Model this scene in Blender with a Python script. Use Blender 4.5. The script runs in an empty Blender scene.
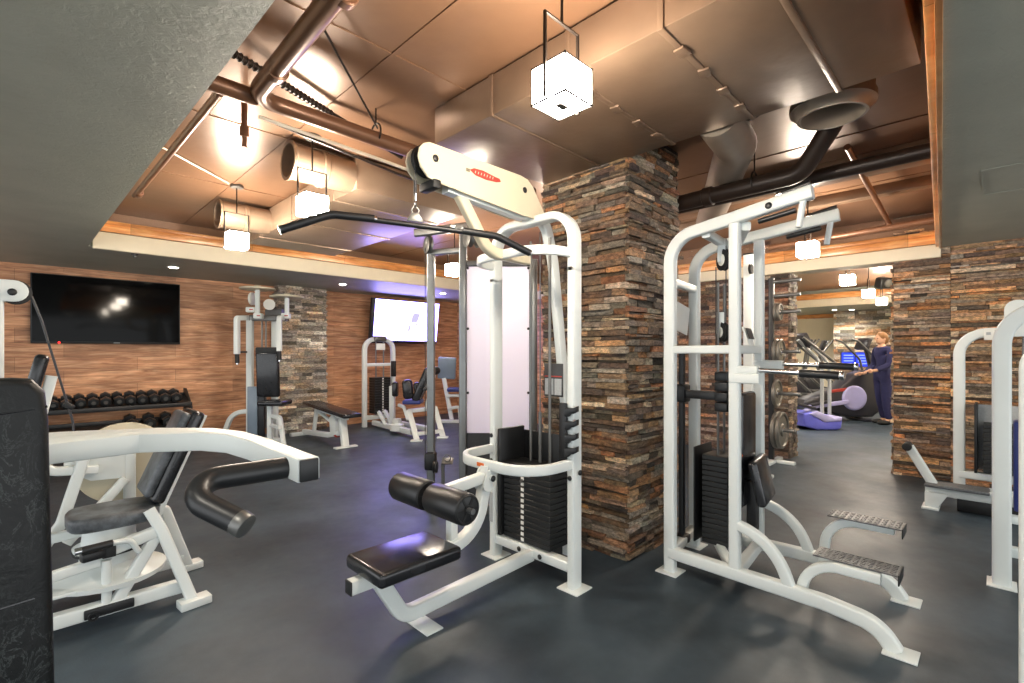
import bpy, bmesh, math, random
from mathutils import Vector, Matrix, Euler
V = Vector
PI = math.pi
R2 = 2 ** .5
scn = bpy.context.scene
COL = scn.collection
rng = random.Random(7)

# ------------------------------------------------------------------ materials
def lin(c):
    out = []
    for v in c:
        v /= 255.
        out.append(v / 12.92 if v <= .04045 else ((v + .055) / 1.055) ** 2.4)
    return (*out, 1)

class NT:
    def __init__(s, name):
        s.m = bpy.data.materials.new(name); s.m.use_nodes = True
        s.t = s.m.node_tree; s.t.nodes.clear()
        s.out = s.n('ShaderNodeOutputMaterial')
        s.b = s.n('ShaderNodeBsdfPrincipled'); s.l(s.b.outputs[0], s.out.inputs[0])
        s.tc = None
    def n(s, ty, **k):
        x = s.t.nodes.new(ty)
        for a, v in k.items(): setattr(x, a, v)
        return x
    def l(s, a, b): s.t.links.new(a, b)
    def set(s, **k):
        for a, v in k.items(): s.b.inputs[a.replace('_', ' ')].default_value = v
        return s
    def co(s, scale=(1, 1, 1), loc=(0, 0, 0), rot=(0, 0, 0)):
        if not s.tc: s.tc = s.n('ShaderNodeTexCoord')
        mp = s.n('ShaderNodeMapping'); mp.inputs['Scale'].default_value = scale
        mp.inputs['Location'].default_value = loc; mp.inputs['Rotation'].default_value = rot
        s.l(s.tc.outputs['Object'], mp.inputs[0]); return mp.outputs[0]
    def noise(s, vec, scale, detail=4, rough=.55, dist=0):
        x = s.n('ShaderNodeTexNoise'); x.inputs['Scale'].default_value = scale
        x.inputs['Detail'].default_value = detail; x.inputs['Roughness'].default_value = rough
        x.inputs['Distortion'].default_value = dist
        s.l(vec, x.inputs['Vector']); return x.outputs['Fac']
    def ramp(s, fac, stops):
        x = s.n('ShaderNodeValToRGB'); e = x.color_ramp.elements
        while len(e) > 1: e.remove(e[-1])
        e[0].position, e[0].color = stops[0]
        for p, c in stops[1:]:
            q = e.new(p); q.color = c
        s.l(fac, x.inputs[0]); return x.outputs[0]
    def mul(s, a, b, fac=1.0, mode='MULTIPLY'):
        x = s.n('ShaderNodeMix', data_type='RGBA', blend_type=mode); x.inputs[0].default_value = fac
        for v, i in ((a, 6), (b, 7)):
            if isinstance(v, tuple): x.inputs[i].default_value = v
            else: s.l(v, x.inputs[i])
        return x.outputs[2]
    def bump(s, h, strength=.2, dist=.01):
        x = s.n('ShaderNodeBump'); x.inputs['Strength'].default_value = strength
        x.inputs['Distance'].default_value = dist
        s.l(h, x.inputs['Height']); s.l(x.outputs[0], s.b.inputs['Normal'])
    def base(s, c):
        if isinstance(c, tuple): s.b.inputs['Base Color'].default_value = c
        else: s.l(c, s.b.inputs['Base Color'])
    def rough(s, c): s.l(c, s.b.inputs['Roughness'])

def g(v): return (v, v, v, 1)
M = {}
def simple(name, rgb, rough=.5, metal=0., var=.12, scale=9, bump=0, bscale=60, bdist=.002, spec=.5):
    t = NT(name); t.set(Roughness=rough, Metallic=metal)
    t.b.inputs['Specular IOR Level'].default_value = spec
    f = t.noise(t.co(), scale)
    t.base(t.mul(lin(rgb), t.ramp(f, [(.3, g(1 - var)), (.7, g(1.0))])))
    if bump: t.bump(t.noise(t.co(), bscale, 3), bump, bdist)
    M[name] = t.m; return t
simple('white_metal', (218, 224, 222), .34, 0, .05, 5)
simple('cream_metal', (206, 197, 172), .36, 0, .05, 5)
simple('black_metal', (22, 23, 25), .42, 0, .2)
simple('black_rubber', (26, 27, 28), .6, 0, .2)
simple('foam', (30, 31, 33), .38, 0, .15, 12, .1, 120)
simple('hex_rubber', (30, 32, 34), .3, 0, .2)
simple('stack_plate', (27, 29, 30), .45, 0, .25, 20)
simple('steel', (128, 130, 130), .34, .8, .12, 14)
simple('chrome', (205, 205, 205), .14, 1, .05)
simple('dull_steel', (112, 112, 110), .38, .6, .15, 10)
simple('iron_plate', (128, 124, 116), .42, .55, .25, 16)
simple('cable', (48, 48, 50), .5)
simple('blue_vinyl', (40, 52, 120), .4, 0, .15)
simple('grey_panel', (120, 135, 150), .3, 0, .1)
simple('navy_cloth', (38, 40, 84), .85, 0, .25, 30)
simple('skin', (205, 160, 132), .55, 0, .08)
simple('hair', (150, 108, 66), .7, 0, .3, 40)
simple('red_print', (176, 62, 52), .5, 0, .25, 200)
simple('grey_print', (120, 118, 100), .5)
simple('orange_print', (216, 104, 34), .5, 0, .1)
simple('label_grey', (176, 180, 182), .45, 0, .2, 90)
simple('label_white', (232, 232, 226), .5, 0, .05)
simple('label_dark', (58, 58, 60), .4, 0, .2, 60)
simple('gym_lavender', (176, 174, 222), .35, .2, .1)
simple('gym_dark', (44, 44, 52), .32, 0, .15)
simple('gym_blue', (104, 108, 214), .35, 0, .1)
simple('tread', (120, 122, 124), .45, .5, .45, 90, .5, 90, .004)
simple('copper_pipe', (124, 88, 66), .32, .35, .2, 6)
simple('dark_pipe', (50, 38, 31), .4, .2, .25, 8)
simple('duct_silver', (158, 146, 132), .32, .3, .25, 3, .08, 6, .02)
simple('duct_tan', (150, 128, 108), .36, .25, .2, 3, .08, 6, .02)
simple('duct_bronze', (122, 100, 82), .28, .3, .25, 2.5, .12, 5, .03)
simple('conduit_white', (220, 210, 190), .4)
simple('cream_paint', (228, 216, 190), .6, 0, .05)
simple('soft_glass', (230, 226, 214), .2)
simple('dark_bronze', (34, 27, 22), .4, .5)

# black vinyl with fine white creasing
t = NT('black_vinyl'); t.set(Roughness=.42); t.b.inputs['Specular IOR Level'].default_value = .3
cr = t.noise(t.co((1, 1, .5)), 30, 9, .72, 1.3)
cr2 = t.ramp(cr, [(.48, g(0)), (.495, g(1)), (.51, g(0))])
msk = t.ramp(t.noise(t.co(loc=(3, 1, 7)), 5, 3), [(.42, g(0)), (.7, g(1))])
t.base(t.mul(lin((24, 26, 28)), lin((96, 100, 100)), 0, 'MIX'))
mx = t.n('ShaderNodeMix', data_type='RGBA'); mx.inputs[6].default_value = lin((17, 19, 20)); mx.inputs[7].default_value = lin((70, 76, 76))
ml = t.n('ShaderNodeMath', operation='MULTIPLY'); t.l(cr2, ml.inputs[0]); t.l(msk, ml.inputs[1]); t.l(ml.outputs[0], mx.inputs[0])
t.l(mx.outputs[2], t.b.inputs['Base Color'])
t.bump(t.noise(t.co(), 24, 8, .65, 1.2), .35, .006); M['crackle_vinyl'] = t.m
t = NT('pad'); t.set(Roughness=.22)
t.base(t.ramp(t.noise(t.co(), 7, 4), [(.35, lin((24, 25, 28))), (.7, lin((40, 41, 45)))]))
t.bump(t.noise(t.co(), 30, 6, .6, .6), .05, .004); M['black_vinyl'] = t.m
t = NT('worn_pad'); t.set(Roughness=.42)
t.base(t.ramp(t.noise(t.co(), 9, 7, .65), [(.35, lin((38, 41, 45))), (.7, lin((104, 110, 116)))]))
t.bump(t.noise(t.co(), 30, 6, .6, .6), .2, .004); M['worn_vinyl'] = t.m

# rubber floor
t = NT('rubber_floor')
v = t.co()
big = t.ramp(t.noise(v, 1.3, 8, .66), [(.34, g(.55)), (.66, g(1.35))])
fine = t.ramp(t.noise(v, 260, 2, .7), [(.35, g(.75)), (.66, g(1.15)), (.74, g(2.4))])
t.base(t.mul(t.mul(lin((54, 66, 75)), big), fine))
t.rough(t.ramp(t.noise(v, 2.3, 5, .65), [(.3, g(.38)), (.7, g(.58))]))
t.bump(t.noise(v, 180, 3), .12, .002); M['floor'] = t.m

# wood plank wall (X runs along the wall, Z up)
def wood(name, c0, c1, c2, axis='X', row=.19):
    t = NT(name); t.set(Roughness=.5 if name == 'wood_wall' else .28)
    tc = t.n('ShaderNodeTexCoord'); sp = t.n('ShaderNodeSeparateXYZ'); t.l(tc.outputs['Object'], sp.inputs[0])
    cb = t.n('ShaderNodeCombineXYZ'); t.l(sp.outputs[axis], cb.inputs[0]); t.l(sp.outputs['Z'], cb.inputs[1])
    br = t.n('ShaderNodeTexBrick'); t.l(cb.outputs[0], br.inputs['Vector'])
    br.inputs['Scale'].default_value = 1; br.inputs['Brick Width'].default_value = 1.25; br.inputs['Row Height'].default_value = row
    br.inputs['Mortar Size'].default_value = .0022; br.offset = .37
    br.inputs['Color1'].default_value = g(.78); br.inputs['Color2'].default_value = g(1.12); br.inputs['Mortar'].default_value = g(.45)
    mp = t.n('ShaderNodeMapping'); mp.inputs['Scale'].default_value = (1.3, 15, 1); t.l(cb.outputs[0], mp.inputs[0])
    f = t.noise(mp.outputs[0], 1.6, 8, .62, .9)
    mp2 = t.n('ShaderNodeMapping'); mp2.inputs['Scale'].default_value = (1.1, 4.5, 1); t.l(cb.outputs[0], mp2.inputs[0])
    f2 = t.ramp(t.noise(mp2.outputs[0], 1.7, 4, .6, .5), [(.3, g(.7)), (.7, g(1.3))])
    col = t.ramp(f, [(.28, lin(c0)), (.5, lin(c1)), (.72, lin(c2))])
    t.base(t.mul(t.mul(col, br.outputs['Color']), f2))
    t.bump(f, .1, .004); M[name] = t.m
wood('wood_wall', (136, 88, 60), (188, 134, 96), (224, 178, 138))
wood('orange_wood', (186, 112, 58), (230, 156, 90), (250, 200, 138), 'X', .5)
wood('orange_wood_side', (186, 112, 58), (230, 156, 90), (250, 200, 138), 'Y', .5)

t = NT('ledge_stone'); t.set(Roughness=.72)
at = t.n('ShaderNodeAttribute', attribute_name='col')
f = t.ramp(t.noise(t.co((1, 1, 2.4)), 24, 10, .82), [(.37, g(.28)), (.5, g(.98)), (.63, g(1.9))])
t.base(t.mul(t.mul(at.outputs['Color'], f), t.ramp(t.noise(t.co((1, 1, 1.6)), 2.6, 5, .65), [(.35, (.86, .92, .98, 1)), (.5, (1, 1, 1, 1)), (.66, (1.3, 1.05, .78, 1))])))
t.bump(t.noise(t.co((1, 1, 1.8)), 26, 10, .78), 1.0, .03); M['stone'] = t.m
simple('stone_backing', (44, 37, 31), .9, 0, .3)

# painted soffit
t = NT('soffit_paint'); t.set(Roughness=.48)
v = t.co()
f = t.ramp(t.noise(v, 2.2, 5, .6), [(.3, g(.88)), (.7, g(1.08))])
t.base(t.mul(lin((154, 157, 144)), f))
t.bump(t.noise(v, 26, 7, .72, .8), .6, .012); M['soffit'] = t.m
t = NT('bronze_ceiling'); t.set(Roughness=.34, Metallic=.25)
f = t.ramp(t.noise(t.co(), 1.3, 4, .55), [(.3, g(.8)), (.7, g(1.12))])
t.base(t.mul(lin((128, 96, 73)), f)); t.bump(t.noise(t.co(), 5, 4), .12, .02); M['ceiling'] = t.m

def emit(name, rgb, s):
    m = bpy.data.materials.new(name); m.use_nodes = True; tt = m.node_tree; tt.nodes.clear()
    o = tt.nodes.new('ShaderNodeOutputMaterial'); e = tt.nodes.new('ShaderNodeEmission')
    e.inputs[0].default_value = lin(rgb); e.inputs[1].default_value = s
    tt.links.new(e.outputs[0], o.inputs[0]); M[name] = m
emit('lamp_glow', (255, 240, 220), 78)
emit('down_glow', (255, 244, 226), 14)
emit('tv_glow', (160, 148, 255), 5.5)
emit('tv_logo', (206, 198, 236), .42)
emit('blue_screen', (44, 62, 220), .8)
emit('pale_screen', (170, 190, 255), .5)
emit('red_led', (255, 30, 30), 3)
t = NT('tv_black'); t.set(Roughness=.07); t.b.inputs['Specular IOR Level'].default_value = .1; t.base(lin((7, 8, 9))); M['tv_black'] = t.m
t = NT('frosted'); t.set(Roughness=.3, Base_Color=(.9, .9, .97, 1))
tr = t.n('ShaderNodeBsdfTranslucent'); tr.inputs[0].default_value = (.93, .93, 1, 1)
ms = t.n('ShaderNodeMixShader'); ms.inputs[0].default_value = .78
t.l(t.b.outputs[0], ms.inputs[1]); t.l(tr.outputs[0], ms.inputs[2]); t.l(ms.outputs[0], t.out.inputs[0]); M['frosted'] = t.m

# ------------------------------------------------------------------ mesh builder
ORG = {}
def rrect(w, h, c=.006, n=3):
    pts = []
    c = min(c, w * .49, h * .49)
    for (sx, sy, a0) in ((1, 1, 0), (-1, 1, 90), (-1, -1, 180), (1, -1, 270)):
        for i in range(n + 1):
            a = math.radians(a0 + 90 * i / n)
            pts.append((sx * (w / 2 - c) + c * math.cos(a), sy * (h / 2 - c) + c * math.sin(a)))
    return pts
def circ(r, n=14): return [(r * math.cos(2 * PI * i / n), r * math.sin(2 * PI * i / n)) for i in range(n)]

def fillet(pts, r, n=6):
    P = [V(p) for p in pts]
    if len(P) < 3: return P
    rr = r if isinstance(r, (list, tuple)) else [r] * (len(P) - 2)
    out = [P[0]]
    for i in range(1, len(P) - 1):
        q = rr[i - 1]
        a, b, c = P[i - 1], P[i], P[i + 1]
        d1, d2 = (a - b), (c - b)
        l1, l2 = d1.length, d2.length
        d1.normalize(); d2.normalize()
        ang = math.acos(max(-1, min(1, d1.dot(d2))))
        if q <= 0 or ang > PI - .02: out.append(b); continue
        t_ = min(q / math.tan(ang / 2), l1 * .48 if i > 1 else l1 * .97, l2 * .48 if i < len(P) - 2 else l2 * .97)
        q = t_ * math.tan(ang / 2)
        s, e = b + d1 * t_, b + d2 * t_
        cen = b + (d1 + d2).normalized() * (q / math.sin(ang / 2))
        v0, v1 = s - cen, e - cen
        tot = v0.angle(v1)
        ax = v0.cross(v1).normalized()
        for k in range(n + 1):
            out.append(cen + Matrix.Rotation(tot * k / n, 3, ax) @ v0)
    out.append(P[-1]); return out

class B:
    def __init__(s, xf=None): s.bm = bmesh.new(); s.xf = xf; s.cl = None; s.color = None
    def face(s, vs):
        try: f = s.bm.faces.new(vs)
        except ValueError: return None
        if s.cl is not None and s.color:
            for l in f.loops: l[s.cl] = s.color
        return f
    def usecol(s): s.cl = s.bm.loops.layers.color.new('col'); return s
    def sweep(s, path, prof, n=None):
        P = [V(p) for p in path]; N = len(P)
        T = []
        for i in range(N):
            a = P[min(i + 1, N - 1)] - P[max(i - 1, 0)]
            T.append(a.normalized())
        if n is None:
            n = V((0, 0, 1)) if abs(T[0].z) < .9 else V((1, 0, 0))
            for i in range(1, N - 1):
                c = (P[i] - P[i - 1]).cross(P[i + 1] - P[i])
                if c.length > 1e-6: n = c.normalized(); break
        n = V(n)
        rings = []
        side = None
        for i in range(N):
            sd = n - T[i] * n.dot(T[i])
            if sd.length < 1e-4: sd = side
            sd = sd.normalized()
            if side is not None and sd.dot(side) < 0: sd = -sd
            side = sd; up = T[i].cross(sd)
            rings.append([s.bm.verts.new(P[i] + sd * a + up * b) for a, b in prof])
        K = len(prof)
        for i in range(N - 1):
            for k in range(K):
                s.face((rings[i][k], rings[i][(k + 1) % K], rings[i + 1][(k + 1) % K], rings[i + 1][k]))
        s.face(list(reversed(rings[0]))); s.face(rings[-1]); return s
    def tube(s, pts, w, h=None, n=None, r=0., c=.006, seg=6):       # w across the bend plane (along n), h in it
        return s.sweep(fillet(pts, r, seg), rrect(w, h or w, c), n)
    def pipe(s, pts, rad, r=0., k=14, seg=7, n=None): return s.sweep(fillet(pts, r, seg), circ(rad, k), n)
    def box(s, c, size, rot=(0, 0, 0), bev=0., seg=2):
        m = Matrix.Translation(V(c)) @ Euler(rot).to_matrix().to_4x4() @ Matrix.Diagonal((*size, 1))
        tb = bmesh.new(); bmesh.ops.create_cube(tb, size=1, matrix=m)
        if bev: bmesh.ops.bevel(tb, geom=tb.edges[:], offset=min(bev, min(size) * .49), segments=seg, affect='EDGES', profile=.5)
        s.merge(tb); return s
    def span(s, a, b, bev=0., seg=2):
        a, b = V(a), V(b); return s.box((a + b) / 2, [abs(x) for x in (b - a)], (0, 0, 0), bev, seg)
    def merge(s, tb):
        mp = {v: s.bm.verts.new(v.co) for v in tb.verts}
        for f in tb.faces: s.face([mp[v] for v in f.verts])
        tb.free()
    def cyl(s, a, b, r0, r1=None, k=20, bev=0.):
        a, b = V(a), V(b); L = (b - a).length; r1 = r0 if r1 is None else r1
        if bev: return s.lathe(a, b - a, [(0, max(r0 - bev, .0005)), (bev * .3, r0 - bev * .3), (bev, r0), (L - bev, r1), (L - bev * .3, r1 - bev * .3), (L, max(r1 - bev, .0005))], k)
        return s.lathe(a, b - a, [(0, r0), (L, r1)], k)
    def lathe(s, o, ax, prof, k=20):
        o = V(o); ax = V(ax).normalized()
        e1 = (V((0, 0, 1)) if abs(ax.z) < .9 else V((1, 0, 0))); e1 = (e1 - ax * e1.dot(ax)).normalized(); e2 = ax.cross(e1)
        rings = [[s.bm.verts.new(o + ax * t + (e1 * math.cos(2 * PI * i / k) + e2 * math.sin(2 * PI * i / k)) * r) for i in range(k)] for t, r in prof]
        for i in range(len(rings) - 1):
            for j in range(k): s.face((rings[i][j], rings[i][(j + 1) % k], rings[i + 1][(j + 1) % k], rings[i + 1][j]))
        s.face(list(reversed(rings[0]))); s.face(rings[-1]); return s
    def prism(s, poly, o, ex, ey, depth, bev=0., seg=2):            # centred on the plane
        o, ex, ey = V(o), V(ex), V(ey); ez = ex.cross(ey).normalized()
        tb = bmesh.new()
        a = [tb.verts.new(o + ex * x + ey * y - ez * depth / 2) for x, y in poly]
        b = [tb.verts.new(o + ex * x + ey * y + ez * depth / 2) for x, y in poly]
        K = len(poly)
        tb.faces.new(list(reversed(a))); tb.faces.new(b)
        for i in range(K): tb.faces.new((a[i], a[(i + 1) % K], b[(i + 1) % K], b[i]))
        bmesh.ops.recalc_face_normals(tb, faces=tb.faces[:])
        if bev:
            ed = [e for e in tb.edges if len(e.link_faces) == 2 and any(len(f.verts) == K for f in e.link_faces)] if K > 4 else tb.edges[:]
            bmesh.ops.bevel(tb, geom=ed, offset=bev, segments=seg, affect='EDGES', profile=.5)
        s.merge(tb); return s
    def torus(s, c, ax, R, r, k=28, m=10):
        c = V(c); ax = V(ax).normalized()
        e1 = (V((0, 0, 1)) if abs(ax.z) < .9 else V((1, 0, 0))); e1 = (e1 - ax * e1.dot(ax)).normalized(); e2 = ax.cross(e1)
        rg = []
        for i in range(k):
            a = 2 * PI * i / k; d = e1 * math.cos(a) + e2 * math.sin(a)
            rg.append([s.bm.verts.new(c + d * (R + r * math.cos(2 * PI * j / m)) + ax * r * math.sin(2 * PI * j / m)) for j in range(m)])
        for i in range(k):
            for j in range(m): s.face((rg[i][j], rg[(i + 1) % k][j], rg[(i + 1) % k][(j + 1) % m], rg[i][(j + 1) % m]))
        return s
    def ball(s, c, r, k=14):
        if not isinstance(r, (tuple, list)): r = (r, r, r)
        tb = bmesh.new(); bmesh.ops.create_uvsphere(tb, u_segments=k, v_segments=max(6, k * 2 // 3), radius=1, matrix=Matrix.Translation(V(c)) @ Matrix.Diagonal((*r, 1)))
        s.merge(tb); return s
    def done(s, name, mat, parent=None, label=None, sharp=38, recalc=True):
        bm = s.bm
        if s.xf: bmesh.ops.transform(bm, matrix=s.xf, verts=bm.verts[:])
        if recalc: bmesh.ops.recalc_face_normals(bm, faces=bm.faces[:])
        if parent is not None: off = ORG[parent]
        else:
            lo = [min(v.co[i] for v in bm.verts) for i in range(3)]; hi = [max(v.co[i] for v in bm.verts) for i in range(3)]
            off = V(((lo[0] + hi[0]) / 2, (lo[1] + hi[1]) / 2, lo[2]))
        bmesh.ops.translate(bm, vec=-off, verts=bm.verts[:])
        lim = math.radians(sharp)
        for f in bm.faces: f.smooth = True
        for e in bm.edges:
            if len(e.link_faces) == 2 and e.calc_face_angle(0) > lim: e.smooth = False
        me = bpy.data.meshes.new(name); bm.to_mesh(me); bm.free()
        me.materials.append(M[mat])
        o = bpy.data.objects.new(name, me); COL.objects.link(o)
        if parent is not None: o.parent = parent
        else: o.location = off
        ORG[o] = off.copy()
        if label: o['label'] = label
        return o

def tag(o, label, cat, group=None, kind=None):
    o['label'] = label; o['category'] = cat
    if group: o['group'] = group
    if kind: o['kind'] = kind
    return o
def thing(name, loc, label, cat, group=None):
    o = bpy.data.objects.new(name, None); COL.objects.link(o)
    o.empty_display_size = .1; o.location = loc; ORG[o] = V(loc)
    return tag(o, label, cat, group)
def struct(o): o['kind'] = 'structure'; return o
def copy_tree(o, parent=None):
    c = o.copy(); COL.objects.link(c)
    if parent is not None: c.parent = parent
    for ch in list(o.children): copy_tree(ch, c)
    return c
def stadium(L, r, n=10):
    return [(r * math.cos(a), r * math.sin(a)) for a in [PI / 2 + PI * i / n for i in range(n + 1)]] + [(L + r * math.cos(a), r * math.sin(a)) for a in [-PI / 2 + PI * i / n for i in range(n + 1)]]

X_, Y_, Z_ = V((1, 0, 0)), V((0, 1, 0)), V((0, 0, 1))
CAM_H = 1.4
SOF = 2.54          # underside of the painted soffits
CEIL = 2.93         # bronze ceiling inside the coffer

# ------------------------------------------------------------------ setting
b = B(); b.span((-4, -4, -.1), (19, 12, 0)); struct(b.done('floor', 'floor'))
b = B(); b.span((-4, 8.86, 0), (7.2, 9.0, SOF + .4)); struct(b.done('wall_left', 'wood_wall'))

BROWN = [(192, 150, 114), (164, 132, 106), (210, 166, 124), (130, 110, 94), (196, 172, 146), (162, 140, 120), (204, 146, 100), (100, 86, 74), (228, 200, 166), (172, 130, 94), (178, 164, 148)]
GREYS = [(190, 178, 162), (168, 158, 144), (210, 198, 180), (146, 136, 124), (198, 182, 160), (128, 118, 108), (178, 162, 142), (222, 212, 196)]
PILLAR = [(152, 122, 94), (124, 102, 83), (170, 134, 98), (92, 78, 66), (164, 148, 128), (140, 120, 100), (164, 114, 78), (84, 72, 63), (198, 178, 150), (144, 108, 78), (150, 136, 120), (132, 108, 86), (112, 98, 84), (168, 156, 140)]
def stones(b, o, e, n, L, z0, z1, hr, lr, pal, dep=.03, ext=.0):
    if L > 1.1:                                                      # ledger panels with their own courses
        x = 0
        while x < L - .01:
            w_ = rng.uniform(.55, 1.0)
            if x + w_ > L - .4: w_ = L - x
            stones(b, V(o) + V(e) * x, e, n, w_, z0, z1, hr, (lr[0] * .7, min(lr[1], w_)), pal, dep, 0)
            x += w_
        return
    o, e, n = V(o), V(e), V(n); z = z0; row = 0
    while z < z1 - .004:
        h = rng.uniform(*hr)
        if z + h > z1 - .012: h = z1 - z
        x = -ext if row % 2 else 0
        end = L + (ext if row % 2 == 0 else 0)
        while x < end - .004:
            l = rng.uniform(*lr)
            if x + l > end - .05: l = end - x
            p = rng.uniform(.006, dep) if rng.random() < .8 else rng.uniform(.6 * dep, dep * 1.3); gp = .0018
            c = V(rng.choice(pal)); k = rng.uniform(.68, 1.14); c = c * k
            c = [max(0, min(255, q + rng.uniform(-3, 3))) / 255 for q in c]
            b.color = (*c, 1)
            f = []
            for (xx, zz) in ((x + gp, z + gp), (x + l - gp, z + gp), (x + l - gp, z + h - gp), (x + gp, z + h - gp)):
                f.append((xx, zz))
            back = [b.bm.verts.new(o + e * xx + Z_ * zz) for xx, zz in f]
            front = [b.bm.verts.new(o + e * (xx + rng.uniform(-.005, .005)) + Z_ * (zz + rng.uniform(-.004, .004)) + n * (p + rng.uniform(-.008, .008))) for xx, zz in f]
            b.face(front)
            for i in range(4): b.face((back[i], back[(i + 1) % 4], front[(i + 1) % 4], front[i]))
            x += l
        z += h; row += 1
def backing(b, a, c): b.color = (.13, .11, .09, 1); b.span(a, c)

# the square stone pillar beside the pulldown machine
b = B().usecol(); px0, px1, py0, py1 = 2.838, 3.515, 1.752, 2.465
backing(b, (px0, py0, 0), (px1, py1, CEIL))
stones(b, (px0, py0, 0), Y_, -X_, py1 - py0, 0, CEIL, (.014, .05), (.09, .3), PILLAR, .036, .02)
stones(b, (px0, py0, 0), X_, -Y_, px1 - px0, 0, CEIL, (.014, .05), (.08, .26), PILLAR, .036, .02)
stones(b, (px0, py1, 0), X_, Y_, px1 - px0, 0, CEIL, (.014, .05), (.1, .3), PILLAR, .03, .02)
stones(b, (px1, py0, 0), Y_, X_, py1 - py0, 0, CEIL, (.014, .05), (.1, .3), PILLAR, .03, .02)
o = struct(b.done('stone_pillar', 'stone', recalc=True))
# right stone wall and the stone pier behind the weight tree
b = B().usecol(); backing(b, (7.05, -3.5, 0), (7.35, .84, CEIL))
stones(b, (7.05, -3.5, 0), Y_, -X_, 4.34, 0, CEIL, (.016, .044), (.12, .6), BROWN, .034, 0)
stones(b, (7.05, .84, 0), X_, Y_, .3, 0, CEIL, (.022, .052), (.1, .3), BROWN, .03, .02)
struct(b.done('wall_right', 'stone'))
b = B().usecol(); backing(b, (7.05, 1.93, 0), (7.35, 5.2, CEIL))
stones(b, (7.05, 1.93, 0), Y_, -X_, 3.2, 0, CEIL, (.026, .06), (.1, .36), [(150, 116, 92), (122, 98, 84), (168, 130, 104), (100, 84, 74), (160, 140, 124), (136, 106, 86), (180, 160, 140)], .034, .02)
stones(b, (7.05, 1.93, 0), X_, -Y_, .3, 0, CEIL, (.026, .06), (.08, .2), [(150, 130, 112), (190, 172, 152), (120, 104, 92)], .03, .02)
struct(b.done('wall_back', 'stone'))
b = B(); b.span((7.06, 5.2, 0), (7.35, 8.86, CEIL)); struct(b.done('wall_back_painted', 'wood_wall'))
# stone pilaster on the wood wall
b = B().usecol(); backing(b, (3.03, 8.62, 0), (3.84, 8.87, SOF))
stones(b, (3.03, 8.62, 0), X_, -Y_, .81, 0, SOF, (.03, .062), (.1, .34), GREYS, .034, .02)
stones(b, (3.03, 8.62, 0), Y_, -X_, .24, 0, SOF, (.03, .062), (.08, .2), GREYS, .03, .02)
struct(b.done('stone_pilaster', 'stone'))

# ceilings: bronze coffer, three painted soffits
b = B(); b.span((-4, -4, CEIL), (7.3, 9, CEIL + .1))
for x in (1.33, 2.9, 4.1, 5.4): b.span((x - .012, .25, CEIL - .006), (x + .012, 6.85, CEIL))
for y in (2.2, 3.6, 5.0): b.span((.5, y - .012, CEIL - .005), (7.1, y + .012, CEIL))
struct(b.done('ceiling', 'ceiling'))
def LX(y): return .60 - .0195 * y          # left coffer edge, slightly out of square
def RY(x): return -.005 + .0612 * x        # right coffer edge
zc_ = (SOF + CEIL) / 2; zt_ = CEIL - SOF
b = B(); b.prism([(-4, -4), (LX(-4), -4), (LX(8.86), 8.86), (-4, 8.86)], (0, 0, zc_), X_, Y_, zt_)
b.prism([(LX(6.92), 6.92), (7.3, 6.92), (7.3, 8.86), (LX(8.86), 8.86)], (0, 0, zc_), X_, Y_, zt_); b.prism([(LX(-4), -4), (7.06, -4), (7.06, RY(7.06)), (LX(.032), .032)], (0, 0, zc_), X_, Y_, zt_)
struct(b.done('ceiling_soffit', 'soffit'))
b = B(); b.span((4.23, -.62, SOF - .004), (4.235, .066, SOF)); b.span((4.23, .066, SOF - .004), (4.9, .072, SOF)); b.span((4.9, -.62, SOF - .004), (4.905, .072, SOF))
struct(b.done('ceiling_hatch_trim', 'soffit'))
# cove trim: far side (white lower band, orange wood above), right side, end side
b = B(); b.span((.5, 6.86, SOF - .02), (7.06, 6.93, SOF + .165), .006); struct(b.done('trim_1', 'cream_paint'))
b = B(); b.span((.5, 6.82, SOF + .165), (7.06, 6.92, SOF + .275), .01); b.span((.5, 6.80, SOF + .25), (7.06, 6.86, SOF + .285), .008)
struct(b.done('trim_2', 'orange_wood'))
ed = V((1, .0612, 0)).normalized(); en = V((-.0612, 1, 0)).normalized()
def rtrim(b, d, z0, z1, bev): b.prism([(0, 0), (6.4, 0), (6.4, d), (0, d)], (.62, RY(.62), (z0 + z1) / 2), ed, en, z1 - z0, bev)
b = B(); rtrim(b, .022, SOF - .02, CEIL, .004)
for z, d_ in ((SOF + .02, .05), (SOF + .085, .034), (SOF + .13, .055), (SOF + .24, .038), (SOF + .30, .06)): rtrim(b, d_, z - .018, z + .018, .008)
struct(b.done('trim_3', 'orange_wood'))
b = B(); b.span((6.98, .43, SOF - .11), (7.06, 6.9, SOF + .03), .006); struct(b.done('trim_4', 'cream_paint'))
b = B(); b.span((6.95, .43, SOF + .03), (7.06, 6.9, SOF + .15), .012); b.span((6.93, .43, SOF + .12), (7.0, 6.9, SOF + .17), .01)
struct(b.done('trim_5', 'orange_wood_side'))
b = B(); b.span((.5, 6.895, SOF + .28), (7.06, 6.925, CEIL)); b.span((7.02, .43, SOF + .165), (7.05, 6.9, CEIL)); struct(b.done('trim_9', 'ceiling'))
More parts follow.
